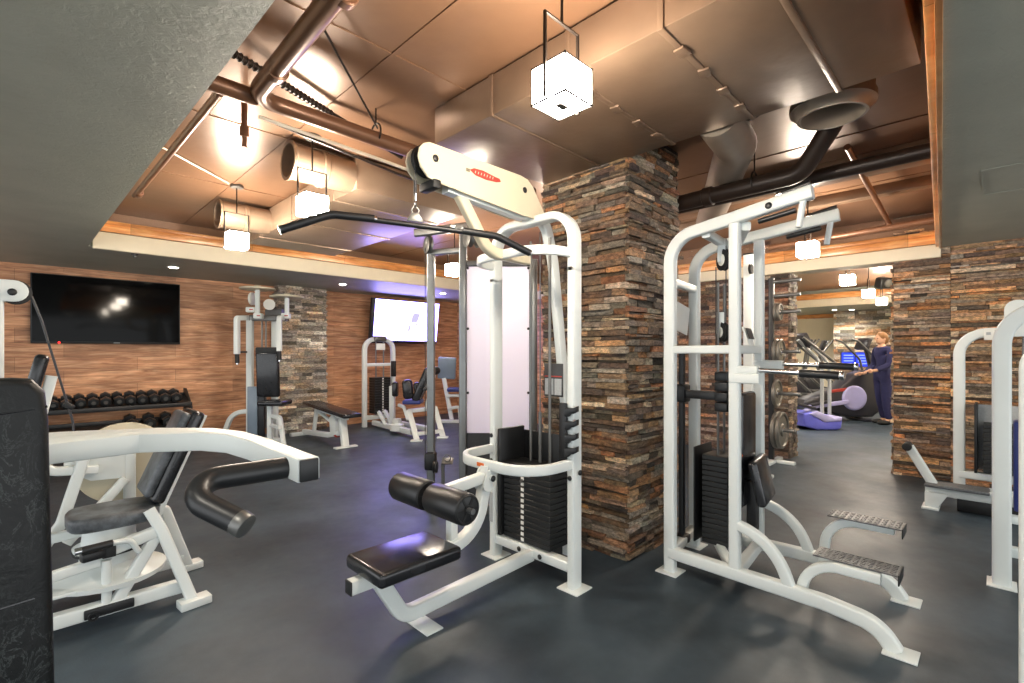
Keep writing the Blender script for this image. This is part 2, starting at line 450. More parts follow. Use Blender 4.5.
# lintel over the opening, back room shell
b = B(); b.span((7.06, .84, SOF - .1), (7.35, 1.93, CEIL)); struct(b.done('wall_lintel', 'cream_paint'))
b = B(); b.span((7.3, -1, CEIL), (18, 8, CEIL + .1)); struct(b.done('ceiling_back', 'ceiling'))
b = B(); b.span((13.9, -1, SOF), (17.3, 8, CEIL)); b.span((7.35, .3, SOF), (8.0, 5, CEIL)); struct(b.done('ceiling_back_soffit', 'soffit'))
b = B(); b.span((13.82, -1, SOF - .02), (13.9, 8, SOF + .16), .01); struct(b.done('trim_6', 'cream_paint'))
b = B(); b.span((13.78, -1, SOF + .16), (13.9, 8, SOF + .3), .01); struct(b.done('trim_7', 'orange_wood_side'))
b = B(); b.span((17, -1, 0), (17.2, 8, SOF + .3)); struct(b.done('wall_far', 'cream_paint'))
b = B(); b.span((16.93, -1, SOF - .12), (17.0, 8, SOF), .006); struct(b.done('trim_8', 'orange_wood_side'))
b = B(); b.span((7.35, 5.2, 0), (17, 5.4, SOF + .3)); struct(b.done('wall_far_left', 'cream_paint'))
b = B(); b.span((7.35, -.3, 0), (17, -.1, SOF + .3)); struct(b.done('wall_far_right', 'cream_paint'))
b = B().usecol(); backing(b, (16.05, 1.2, 0), (16.3, 3.25, SOF))
stones(b, (16.05, 1.2, 0), Y_, -X_, 2.05, 0, SOF, (.05, .09), (.2, .5), GREYS + BROWN[:4], .04, 0)
struct(b.done('wall_far_stone', 'stone'))

# ------------------------------------------------------------------ lamps
def pendant(x, y, z, label, grp='cube pendant lamps'):
    t = thing('pendant_lamp', (x, y, z - .07), label, 'lamp', grp)
    s, h = .083, .07
    fr = B(); q = .0028
    for sx in (-1, 1):
        for sy in (-1, 1): fr.box((x + sx * s, y + sy * s, z), (q * 2, q * 2, h * 2 + .01))
    for sz in (-1, 1):
        for k in (-1, 1):
            fr.box((x, y + k * s, z + sz * h), (2 * s, q * 2, q * 2)); fr.box((x + k * s, y, z + sz * h), (q * 2, 2 * s, q * 2))
    fr.box((x, y, z - h), (.05, .03, .008))
    fr.done('lamp_frame', 'dark_bronze', t)
    gl = B(); gl.box((x, y, z), (2 * s - .004, 2 * s - .004, 2 * h - .004)); gl.done('lamp_shade', 'lamp_glow', t, 'glowing white glass cube')
    hg = B(); a = .1
    hg.tube([(x - a, y + .0, z - h), (x - a, y, z + .25), (x + a, y, z + .25), (x + a, y, z - h)], .012, .012, Y_, 0, .002)
    hg.done('hanger', 'dark_bronze', t)
    rd = B(); rd.pipe([(x, y, z + .25), (x, y, CEIL - .01)], .006, k=8); rd.done('rod', 'dark_bronze', t)
    cp = B(); cp.cyl((x, y, CEIL - .03), (x, y, CEIL), .055, k=16, bev=.006); cp.done('ceiling_cup', 'dull_steel', t)
    return t
pendant(1.475, 1.2, 2.43, 'cube pendant lamp hanging in front of the big bronze duct, largest of all')
pendant(1.425, 3.42, 2.43, 'cube pendant lamp hanging just behind the left end of the black lat bar')
pendant(1.36, 4.93, 2.42, 'cube pendant lamp hanging nearest the dark television, over the wood trim')
pendant(3.72, 4.72, 2.41, 'cube pendant lamp seen between the steel posts of the cable column')
pendant(4.1, 3.4, 2.41, 'added cube pendant lamp hidden behind the stone pillar, lighting the frosted shroud')  # unseen lamp, added to light the frosted shroud from the back
pendant(5.45, 1.32, 2.41, 'bright cube pendant lamp hanging beyond the chin-up arms of the white dip machine')
pendant(8.4, 1.53, 2.44, 'cube pendant lamp just past the stone opening, first of the three there')
pendant(10.6, 1.62, 2.44, 'cube pendant lamp in the back room, middle of the three past the opening')
pendant(12.3, 1.66, 2.43, 'cube pendant lamp in the back room, farthest of the three past the opening')

def downlight(x, y, z, label, r=.05, w=6):
    t = thing('recessed_downlight', (x, y, z), label, 'downlight', 'recessed downlights')
    rb = B(); rb.lathe((x, y, z - .008), Z_, [(0, r), (0, r + .022), (.008, r + .026), (.012, r + .02)], 20); rb.done('ring', 'label_white', t)
    gb = B(); gb.cyl((x, y, z - .012), (x, y, z + .0), r, k=20); gb.done('lens', 'down_glow', t)
    ld = bpy.data.lights.new('downlight_glow', 'SPOT'); ld.energy = w; ld.spot_size = math.radians(140); ld.spot_blend = .9; ld.shadow_soft_size = .07; ld.color = (1, .92, .8)
    lo = bpy.data.objects.new('bulb', ld); COL.objects.link(lo); lo.parent = t; lo.location = (0, 0, -.02)
    return t
downlight(1.39, 7.8, SOF, 'small round downlight in the grey soffit right of the dark television', w=26)
downlight(3.74, 7.75, SOF, 'small round downlight in the soffit left of the lit television', w=26)
downlight(5.68, 7.57, SOF, 'small round downlight in the soffit right of the lit television', w=26)
downlight(15.4, 3.1, SOF, 'left small downlight in the far soffit beyond the opening', w=40)
downlight(15.6, 2.75, SOF, 'right small downlight in the far soffit beyond the opening', w=40)
for (x, y) in ((9.4, 3.4), (11.8, 3.9), (15.2, 4.4), (9.2, .4), (12.4, .4)):  # unseen downlights added to brighten the back room
    downlight(x, y, CEIL if x < 13.9 else SOF, 'added round fill downlight in the back room, out of sight behind the stone walls', w=150)
for (x, y) in ((-1.2, -.9), (.9, -1.6), (-1.6, 2.2), (3.4, -1.3), (5.6, -1.0), (-.6, .6)):  # fill lights added out of view behind the camera
    downlight(x, y, SOF, 'added round fill downlight in the grey soffit behind the photographer', w=30)
b = B(); b.cyl((.885, 7.08, SOF - .012), (.885, 7.08, SOF), .035, k=16); b.cyl((.885, 7.08, SOF - .035), (.885, 7.08, SOF - .01), .012); b.cyl((.885, 7.08, SOF - .038), (.885, 7.08, SOF - .034), .02)
tag(b.done('fire_sprinkler', 'dull_steel'), 'small fire sprinkler head in the grey soffit above the dark television', 'sprinkler')
b = B(); b.cyl((5.05, -.78 + .45, SOF - .01), (5.05, -.33, SOF), .03, k=16); b.cyl((5.05, -.33, SOF - .03), (5.05, -.33, SOF - .008), .01)
tag(b.done('fire_sprinkler', 'dull_steel'), 'small fire sprinkler head in the right soffit by the access hatch outline', 'sprinkler')

# ------------------------------------------------------------------ ducts and pipes in the coffer
t = thing('air_duct', (2.3, 1.3, 2.69), 'wide rectangular bronze air duct under the ceiling, ending at the pillar', 'duct')
b = B(); b.span((1.79, .24, 2.69), (2.83, 2.47, CEIL - .02), .006); b.done('duct_body', 'duct_bronze', t)
for y in (.55, .95, 1.42, 1.95):
    b = B(); b.span((1.783, y - .014, 2.683), (2.837, y + .014, CEIL - .02), .003); b.done('seam_flange', 'duct_bronze', t)
for x in (1.98, 2.2, 2.42, 2.64):
    for y in (.95, 1.42):
        b = B(); b.box((x, y, 2.682), (.07, .05, .012), (0, 0, rng.uniform(-.3, .3)), .004); b.done('duct_clip', 'duct_bronze', t)
t = thing('trunk_duct', (2.3, 4.8, 2.62), 'tan trunk duct box running toward the far trim behind the lat machine', 'duct')
b = B(); b.span((1.8, 3.5, 2.66), (2.85, 6.15, CEIL - .02), .006); b.done('duct_body', 'duct_tan', t)
for y in (3.9, 4.8, 5.7):
    b = B(); b.span((1.792, y - .014, 2.652), (2.858, y + .014, CEIL - .02), .003); b.done('seam_flange', 'duct_tan', t)
for (y, z) in ((3.62, 2.785), (5.45, 2.77)):
    b = B(); b.lathe((1.8, y, z), -X_, [(0, .13), (.2, .13), (.21, .138), (.24, .138), (.25, .13), (.44, .13), (.455, .142), (.47, .142), (.47, .12), (.32, .115)], 28)
    b.done('round_stub', 'duct_tan', t)
def single(bld, name, mat, label, cat, group=None):
    return tag(bld.done(name, mat), label, cat, group)
b = B(); b.pipe([(.79, .3, 2.74), (.84, 2.76, 2.74), (3.0, 2.76, 2.74)], .045, .13, 18, 9); b.lathe((.84, 2.4, 2.74), Y_, [(0, .045), (.005, .052), (.05, .052), (.055, .045)], 18); b.lathe((.84, 1.7, 2.74), Y_, [(0, .045), (.005, .05), (.04, .05), (.045, .045)], 18)
b.pipe([(.56, 2.76, 2.74), (.86, 2.76, 2.74)], .042, k=16)
t = thing('ceiling_pipe', (.84, 1.6, 2.69), 'thick bronze painted pipe elbowing under the ceiling at upper left', 'pipe')
b.done('pipe_run', 'copper_pipe', t)
for (x, y) in ((.84, 1.75), (1.55, 2.76)):
    b = B(); b.torus((x, y, 2.775), Y_ if y < 2 else X_, .06, .006, 18, 6); b.pipe([(x, y, 2.83), (x, y, CEIL)], .005, k=8); b.done('pipe_hanger', 'dark_bronze', t)
b = B(); b.pipe([(.58, 2.60, 2.87), (1.36, 2.92, 2.87), (1.9, 3.02, 2.8)], .018, .2, 10)
for i in range(28): b.torus((.59 + i * .027, 2.604 + i * .0111, 2.87), V((.925, .38, 0)), .019, .005, 10, 5)
single(b, 'flexible_conduit', 'dark_pipe', 'ribbed flexible conduit running beside the thick pipe at upper left', 'conduit')
b = B(); b.pipe([(.9, 2.86, 2.69), (1.7, 2.86, 2.66), (2.5, 2.83, 2.6)], .011, k=8); single(b, 'cable_conduit', 'conduit_white', 'thin pale conduit strapped under the thick upper left pipe', 'conduit')
b = B(); b.pipe([(1.0, 2.9, 2.7), (1.8, 2.92, 2.63), (2.6, 2.93, 2.58)], .009, k=8); single(b, 'cable_conduit', 'dark_pipe', 'thin dark conduit sagging below the pale one behind the lat arm', 'conduit')
b = B(); b.pipe([(.72, 2.9, 2.77), (.67, 5.35, 2.77)], .022, k=12); b.lathe((.685, 5.2, 2.77), Y_, [(0, .022), (.01, .03), (.1, .03), (.11, .022)], 12)
single(b, 'sprinkler_pipe', 'copper_pipe', 'slim copper coloured sprinkler pipe along the left soffit edge', 'pipe')
b = B(); b.pipe([(.93, 3.22, CEIL), (.93, 3.22, 2.72)], .018, k=12); b.cyl((.93, 3.22, 2.70), (.93, 3.22, 2.76), .026); b.cyl((.93, 3.22, 2.64), (.93, 3.22, 2.7), .014); b.cyl((.93, 3.22, 2.635), (.93, 3.22, 2.64), .022)
single(b, 'fire_sprinkler', 'copper_pipe', 'sprinkler head drop hanging from the coffer left of the round duct mouths', 'sprinkler')
b = B(); b.pipe([(.75, 1.9, CEIL), (.9, 2.1, 2.86), (1.55, 2.74, 2.8)], .006, k=6); single(b, 'hanging_wire', 'dark_bronze', 'thin dark wire slanting across the ceiling to the pipe hanger', 'wire')
b = B(); b.pipe([(.62, 4.3, CEIL - .012), (1.28, 4.88, CEIL - .012)], .008, k=6); single(b, 'cable_conduit', 'conduit_white', 'thin pale conduit on the ceiling feeding the lamp nearest the television', 'conduit')
# right side pipes
t = thing('ceiling_pipe', (3.9, 1.7, 2.6), 'thick dark pipe bending up to the bronze duct above the dip machine', 'pipe')
b = B(); b.pipe([(3.75, 2.3, 2.6), (3.75, .95, 2.62), (3.6, .72, 2.86), (3.5, .7, CEIL)], .062, .17, 18, 9); b.done('pipe_run', 'dark_pipe', t)
b = B(); b.lathe((3.75, 1.55, 2.61), Y_, [(0, .062), (.006, .072), (.07, .072), (.076, .062)], 18); b.done('pipe_coupling', 'dark_pipe', t)
for y in (1.85, 1.25):
    b = B(); b.torus((3.75, y, 2.64), Y_, .07, .007, 18, 6); b.pipe([(3.75, y, 2.71), (3.75, y, CEIL)], .005, k=8); b.done('pipe_hanger', 'dark_bronze', t)
b = B(); b.pipe([(4.05, 2.4, 2.66), (4.05, .25, 2.68)], .05, k=16); single(b, 'ceiling_pipe', 'dark_pipe', 'straight dark pipe running behind the bent one to the right trim', 'pipe')
t = thing('round_duct', (3.05, .85, 2.66), 'round silver duct collar dropping beside the bronze duct at upper right', 'duct')
b = B(); b.lathe((3.22, .66, CEIL), -Z_, [(0, .2), (.1, .2), (.11, .21), (.15, .21), (.16, .19), (.2, .17), (.2, .155), (.1, .15), (.02, .14)], 30); b.done('collar', 'duct_silver', t)
t2 = thing('round_duct', (3.6, 1.5, 2.75), 'round silver duct running back behind the dark bent pipe', 'duct')
b = B(); b.pipe([(2.87, 1.17, 2.8), (3.4, 1.25, 2.8), (5.2, 2.2, 2.8)], .13, .2, 24); b.done('duct_run', 'duct_silver', t2)
b = B(); b.cyl((2.83, .98, 2.77), (2.9, .98, 2.77), .06, k=18); b.done('damper_cap', 'dark_bronze', t2)
b = B(); b.pipe([(6.2, 1.9, 2.63), (6.2, .25, 2.68)], .035, k=12); single(b, 'ceiling_pipe', 'copper_pipe', 'copper coloured pipe crossing the coffer near the end trim', 'pipe')
b = B(); b.pipe([(4.1, .75, 2.85), (6.2, .78, 2.72)], .022, k=12); b.pipe([(6.2, .78, 2.72), (6.2, .78, 2.64)], .028, k=12); single(b, 'sprinkler_pipe', 'copper_pipe', 'slim copper coloured pipe meeting the crossing pipe at upper right', 'pipe')
for x, w, zz, lb in ((4.55, .2, 2.8, 'bronze painted ceiling beam above the dip machine, nearer one'), (5.5, .12, 2.84, 'slimmer bronze painted ceiling beam farther past the dip machine')):
    b = B(); b.span((x, .25, zz), (x + w, 3.2, CEIL), .004); single(b, 'ceiling_beam', 'duct_bronze', lb, 'beam')

# ------------------------------------------------------------------ shared machine bits
def foot(parent, x, y, lx=.13, ly=.13, mat='white_metal', xf=None):
    b = B(xf); b.span((x - lx / 2, y - ly / 2, 0), (x + lx / 2, y + ly / 2, .008), .002)
    b.cyl((x + lx * .36, y + ly * .3, .008), (x + lx * .36, y + ly * .3, .016), .01, k=8)
    return b.done('foot_plate', mat, parent)
def part(parent, name, mat, fn, label=None, xf=None):
    b = B(xf); fn(b); return b.done(name, mat, parent, label)
def stack(parent, x0, x1, y0, y1, z0, z1, n, numface=None, xf=None, mat='stack_plate'):
    h = (z1 - z0) / n
    for i in range(n):
        b = B(xf); b.span((x0, y0, z0 + i * h + .0013), (x1, y1, z0 + (i + 1) * h - .0013), .003, 1)
        p = b.done('stack_plate', mat, parent)
        if numface:
            ax, pos = numface
            b = B(xf); zc = z0 + (i + .5) * h
            if ax == '-x': b.span((x0 - .0015, pos - .013, zc - h * .3), (x0, pos + .013, zc + h * .3))
            else: b.span((pos - .013, y0 - .0015, zc - h * .3), (pos + .013, y0, zc + h * .3))
            b.done('number_label', 'label_white', p)
def bolt(parent, p, ax, r=.014, xf=None):
    p = V(p); ax = V(ax)
    b = B(xf); b.lathe(p, ax, [(0, r), (.004, r), (.008, r * .7), (.009, r * .4)], 12)
    return b.done('bolt', 'black_metal', parent)

# ------------------------------------------------------------------ lat pulldown machine (centre)
L = thing('lat_pulldown_machine', (1.95, 2.11, 0), 'white lat pulldown machine in front of the stone pillar, black seat and thigh rollers', 'exercise machine')
W = 'white_metal'
YC = 2.11
for y in (1.77, 2.448):
    part(L, 'upright', W, lambda b: b.tube([(2.293, y, .006), (2.293, y, 1.9)], .05, .086, Y_, 0, .012))
    foot(L, 2.293, y, .15, .15)
part(L, 'top_arch', W, lambda b: b.tube([(2.293, 1.77, 1.88), (2.293, 1.77, 2.235), (2.293, 2.448, 2.235), (2.293, 2.448, 1.88)], .086, .05, X_, .17, .012, 8))
part(L, 'cross_beam', W, lambda b: b.tube([(2.30, 1.77, .12), (2.30, 2.448, .12)], .06, .07, Z_, 0, .01))
part(L, 'base_beam', W, lambda b: b.tube([(2.28, YC, .105), (1.335, YC, .075), (1.2, YC, .30)], .06, .075, Y_, .10, .012, 8))
foot(L, 1.44, YC - .03, .1, .2)
part(L, 'upper_guard', W, lambda b: b.tube([(2.30, 1.77, 1.985), (2.02, 1.80, 1.985), (2.02, 2.42, 1.985), (2.30, 2.448, 1.985)], .055, .03, Z_, .2, .008, 8))
gl = part(L, 'lower_guard', W, lambda b: b.tube([(2.28, 1.77, .74), (1.905, 1.78, .74), (1.905, 2.44, .74), (2.28, 2.448, .74)], .06, .035, Z_, .21, .009, 8))
part(gl, 'warning_label', 'orange_print', lambda b: b.box((1.8865, 2.15, .738), (.003, .06, .022), (0, 0, 0)))
for p in ((2.30, 1.735, .69), ): bolt(L, p, -Y_, .016)
for p in ((2.249, 2.448, .83), (2.249, 2.448, .66), (2.249, 1.77, .66)): bolt(L, p, -X_, .015)
for p in ((2.265, 2.2, .12), (2.265, 2.02, .12)): bolt(L, p, -X_, .016)
part(L, 'rear_upright', W, lambda b: b.tube([(2.66, YC, .0), (2.64, YC, 1.0), (2.5, YC, 2.0), (2.42, YC, 2.26), (2.1, YC, 2.28)], .05, .07, Y_, [.5, .4, .12], .01))
# head arm: two shaped plates with the pulley between
arm2 = [(1.385, 2.385), (1.395, 2.43), (1.42, 2.46), (1.455, 2.474), (2.13, 2.476), (2.19, 2.466), (2.24, 2.43), (2.385, 2.235), (2.14, 2.235), (1.535, 2.277), (1.445, 2.292), (1.40, 2.335)]
for k, y in enumerate((YC - .055, YC + .055)):
    a = part(L, 'arm_plate', 'cream_metal', lambda b: b.prism(arm2, (0, y, 0), X_, Z_, .012, .003, 1))
    if k == 0:
        bolt(a, (1.49, y - .006, 2.40), -Y_, .018); bolt(a, (2.16, y - .006, 2.394), -Y_, .018)
        lg = B(); yy = y - .0075
        pl = [(0, .006), (.03, .022), (.10, .026), (.19, .014), (.225, .012), (.235, -.004), (.2, -.014), (.12, -.02), (.04, -.014)]
        lg.prism(pl, (1.72, yy, 2.396), V((1, 0, .0)), V((0, 0, 1)), .002)
        lg.done('red_logo', 'red_print', a, 'red slanted emblem with a greyish tail')
        lt = B()
        for i in range(7): lt.prism([(0, 0), (.005, 0), (.009, .014), (.004, .014)], (1.755 + i * .022, yy - .0012, 2.392), X_, Z_, .001)
        lt.done('logo_lettering', 'cream_metal', a)
        part(a, 'logo_tail', 'grey_print', lambda b: b.box((1.707, yy, 2.397), (.026, .002, .018)))
part(L, 'arm_spine', W, lambda b: b.tube([(1.60, YC, 2.285), (2.2, YC, 2.25)], .06, .05, Y_, 0, .008))
part(L, 'rubber_stop', 'black_rubber', lambda b: b.box((1.50, YC, 2.272), (.05, .13, .045), (0, .0, 0), .006))
part(L, 'arm_brace', 'cream_metal', lambda b: b.tube([(1.66, YC, 2.32), (1.915, YC, 1.985), (2.25, YC, 1.985)], .05, .065, Y_, .16, .012, 8))
pu = part(L, 'pulley', 'black_rubber', lambda b: b.lathe((1.475, YC - .018, 2.395), Y_, [(0, .07), (.004, .085), (.012, .078), (.024, .078), (.032, .085), (.036, .07)], 28))
part(L, 'pulley', 'black_rubber', lambda b: b.lathe((2.18, YC - .018, 2.394), Y_, [(0, .05), (.004, .06), (.018, .054), (.032, .06), (.036, .05)], 24))
part(L, 'cable', 'cable', lambda b: (b.pipe([(1.408, YC, 2.395), (1.408, YC, 2.17)], .0035, k=8), b.pipe([(1.475, YC, 2.472), (2.18, YC, 2.448)], .003, k=6), b.cyl((1.408, YC, 2.21), (1.408, YC, 2.28), .008, k=10)))
# weight stack and guide rods
for y in (2.07, 2.24): part(L, 'guide_rod', 'dull_steel', lambda b: b.cyl((2.42, y, .14), (2.42, y, 2.15), .010, k=12))
stack(L, 2.285, 2.47, 1.955, 2.365, .16, .665, 14, ('-x', 2.19))
part(L, 'stack_frame', 'black_metal', lambda b: (b.span((2.26, 2.372, .16), (2.5, 2.40, .88), .006), b.span((2.5, 1.93, .16), (2.51, 2.40, .85), .003)))
part(L, 'selector_rod', 'dull_steel', lambda b: (b.cyl((2.42, 2.155, .665), (2.42, 2.155, 1.0), .012, k=10), b.pipe([(2.42, 2.155, 1.0), (2.42, 2.155, 2.2)], .004, k=6), b.cyl((2.27, 2.19, .56), (2.30, 2.19, .56), .012, k=10)))
# seat
part(L, 'seat', 'black_vinyl', lambda b: b.box((1.325, 2.075, .385), (.465, .335, .072), (0, 0, 0), .024, 4), 'black padded bench seat with a shiny top')
part(L, 'seat_tube', W, lambda b: b.tube([(1.05, YC, .315), (1.5, YC, .315), (1.82, YC, .36), (1.905, YC, .73)], .06, .065, Y_, [.3, .28], .01, 8))
part(L, 'end_cap', 'black_rubber', lambda b: b.box((1.047, YC, .315), (.008, .058, .063), (0, 0, 0), .003))
part(L, 'roller_post', W, lambda b: b.tube([(1.66, YC + .02, .30), (1.66, YC + .02, .62)], .05, .05, Y_, 0, .008))
part(L, 'roller_arm', W, lambda b: b.tube([(1.89, YC, .675), (1.55, YC, .645)], .055, .06, Y_, 0, .01))
part(L, 'hinge_bracket', W, lambda b: (b.prism(stadium(.06, .04), (1.875, YC - .04, .635), V((.4, 0, .9)), V((-.9, 0, .4)), .01, .002, 1), b.prism(stadium(.06, .04), (1.875, YC + .04, .635), V((.4, 0, .9)), V((-.9, 0, .4)), .01, .002, 1), b.cyl((1.895, YC - .06, .675), (1.895, YC + .06, .675), .018)))
bolt(L, (1.895, YC - .061, .672), -Y_, .018)
part(L, 'roller_axle', 'steel', lambda b: b.cyl((1.5, 1.76, .64), (1.5, 2.45, .64), .014))
for y0, y1 in ((1.80, 2.08), (2.125, 2.405)):
    r = part(L, 'thigh_roller', 'foam', lambda b: b.cyl((1.5, y0, .64), (1.5, y1, .64), .079, k=32, bev=.014))
    e = B(); yy = y0
    e.torus((1.5, yy + .002, .64), Y_, .066, .006, 28, 6); e.cyl((1.5, yy - .006, .64), (1.5, yy + .004, .64), .022)
    for i in range(6):
        a = i * PI / 3; e.box((1.5 + .043 * math.cos(a), yy, .64 + .043 * math.sin(a)), (.046, .006, .012), (0, -a, 0))
    e.done('roller_cap', 'black_rubber', r)
# handle rack on the right upright, placards
hr = part(L, 'handle_rack', 'black_metal', lambda b: (b.span((2.232, 1.785, .77), (2.25, 1.84, 1.10), .006), [b.prism([(0, 0), (.0, .05), (.05, .05), (.075, .062), (.075, .03), (.055, .018), (.04, .018), (.025, .0)], (2.235, 1.79, .79 + i * .078), V((.3, -.95, 0)).normalized(), Z_, .05, .006) for i in range(4)]), 'black four-hook handle rack')
pc = part(L, 'placard', 'label_dark', lambda b: b.box((2.53, 2.13, 1.21), (.008, .165, .225), (0, 0, 0), .004), 'dark instruction placard')
part(pc, 'placard_panel', 'label_grey', lambda b: (b.box((2.525, 2.165, 1.165), (.003, .075, .11)), b.box((2.525, 2.088, 1.165), (.003, .06, .11))))
part(pc, 'placard_stripe', 'red_print', lambda b: b.box((2.525, 2.13, 1.235), (.003, .15, .008)))
part(L, 'stack_label', 'label_grey', lambda b: b.box((2.247, 2.45, .34), (.003, .03, .2)))

# lat bar hanging from the cable
LB = thing('lat_bar', (1.408, 2.11, 2.06), 'long black bent lat bar hanging from the pulldown machine cable', 'exercise bar')
c0 = V((1.408, 2.11, 2.06)); e1 = V((1, -1, 0)) / R2; e2 = V((1, 1, 0)) / R2
dr = (e1 * .90 + e2 * .40).normalized()
mid = [c0 - dr * .405 + Z_ * .0, c0 + dr * .45 - Z_ * .022]
pend = [c0 - dr * .63 - Z_ * .10, c0 + dr * .66 - Z_ * .10]
part(LB, 'bar', 'black_metal', lambda b: b.pipe([pend[0], mid[0], mid[1], pend[1]], .014, .12, 14, 8))
def gripfn(a, m, b):
    q = m + (V(c0) - m).normalized() * .2
    b.pipe([a + (m - a) * .03, m, q], .0195, .12, 16, 8)
for a, m in ((pend[0], mid[0]), (pend[1], mid[1])):
    part(LB, 'grip', 'foam', lambda b: gripfn(a, m, b))
    part(LB, 'end_cap', 'chrome', lambda b: b.cyl(a, a + (m - a) * .03, .0195, k=14))
for s in (-.2, .2): part(LB, 'collar', 'chrome', lambda b: b.cyl(c0 + dr * (s - .008), c0 + dr * (s + .008), .0165))
part(LB, 'hanger', 'dull_steel', lambda b: (b.prism([(-.045, 0), (.045, 0), (.02, .045), (-.02, .045)], c0 + Z_ * .008, dr, Z_, .014, .003), b.torus(c0 + Z_ * .065, dr.cross(Z_), .018, .005, 18, 6)))
part(LB, 'snap_hook', 'chrome', lambda b: (b.torus(c0 + Z_ * .1, dr, .016, .004, 16, 6), b.cyl(c0 + Z_ * .112, c0 + Z_ * .15, .008, k=10)))

# ------------------------------------------------------------------ cable column station with frosted shroud (behind, turned 45 degrees)
def F45(r, d, z): return ((d + r) / R2, (d - r) / R2, z)
C = thing('cable_station', F45(-.15, 4.25, 0), 'steel cable column station with a frosted white shroud, behind the lat pulldown machine', 'exercise machine')
m45 = Matrix(((1 / R2, 1 / R2, 0, 0), (-1 / R2, 1 / R2, 0, 0), (0, 0, 1, 0), (0, 0, 0, 1)))
def cp(name, mat, fn, lab=None, par=None): return part(par or C, name, mat, fn, lab, m45)
cp('column', 'steel', lambda b: b.tube([(-.735, 4.4, .0), (-.735, 4.4, 2.32)], .07, .07, X_, 0, .012))
for r in (-.424, .185):
    po = cp('column', 'steel', lambda b: b.tube([(r, 4.2, 0), (r, 4.2, 2.42 if r < 0 else 2.2)], .066, .075, X_, 0, .012))
    for z in (2.12, 1.6, 1.05): cp('bolt', 'black_metal', lambda b: b.lathe((r + (.045 if r < 0 else -.045), 4.16, z), V((0, -1, 0)), [(0, .012), (.006, .011), (.008, .005)], 10), None, po)
cp('top_beam', 'steel', lambda b: b.tube([(-.735, 4.4, 2.30), (-.424, 4.2, 2.28)], .05, .06, Z_, 0, .01))
cp('top_beam', 'dull_steel', lambda b: b.tube([(-.46, 4.2, 2.165), (.22, 4.2, 2.165)], .05, .05, Z_, 0, .01))
cp('head_beam', 'dull_steel', lambda b: b.tube([(-.86, 4.33, 2.46), (-.30, 4.1, 2.47)], .07, .06, Z_, 0, .012))
for (r, d) in ((-.745, 4.34), (-.36, 4.08), (-.27, 4.12)):
    cp('pulley', 'dull_steel', lambda b: (b.lathe((r - .03, d, 2.36), V((.85, .5, 0)), [(0, .05), (.006, .075), (.03, .062), (.05, .075), (.056, .05)], 24), b.box((r, d, 2.41), (.05, .05, .1), (0, 0, 0), .008)))
cp('shroud', 'frosted', lambda b: b.span((-.39, 4.195, .70), (.15, 4.2, 2.14)), 'frosted white panel')
cp('lower_shroud', 'label_dark', lambda b: b.span((-.39, 4.195, .12), (.15, 4.205, .70)))
cp('base_rail', 'dull_steel', lambda b: b.tube([(-.78, 4.42, .04), (-.424, 4.2, .04), (.26, 4.2, .04)], .08, .06, Z_, .0, .01))
cp('pulley_carriage', 'black_metal', lambda b: (b.span((-.785, 4.32, .34), (-.685, 4.44, .50), .02), b.lathe((-.70, 4.3, .38), X_, [(0, .045), (.004, .055), (.02, .045), (.036, .055), (.04, .045)], 20)))
cp('cable', 'cable', lambda b: (b.pipe([(-.775, 4.33, 2.33), (-.775, 4.33, .5)], .0035, k=6), b.ball((-.775, 4.33, 1.07), .018, 10)))
cp('foot_pedal', 'dull_steel', lambda b: (b.tube([(-.62, 4.36, .0), (-.62, 4.36, .4)], .03, .03, X_, 0, .005), b.box((-.58, 4.36, .42), (.1, .08, .012), (.5, 0, 0), .003), b.torus((-.58, 4.34, .45), Y_, .03, .005, 16, 6)))

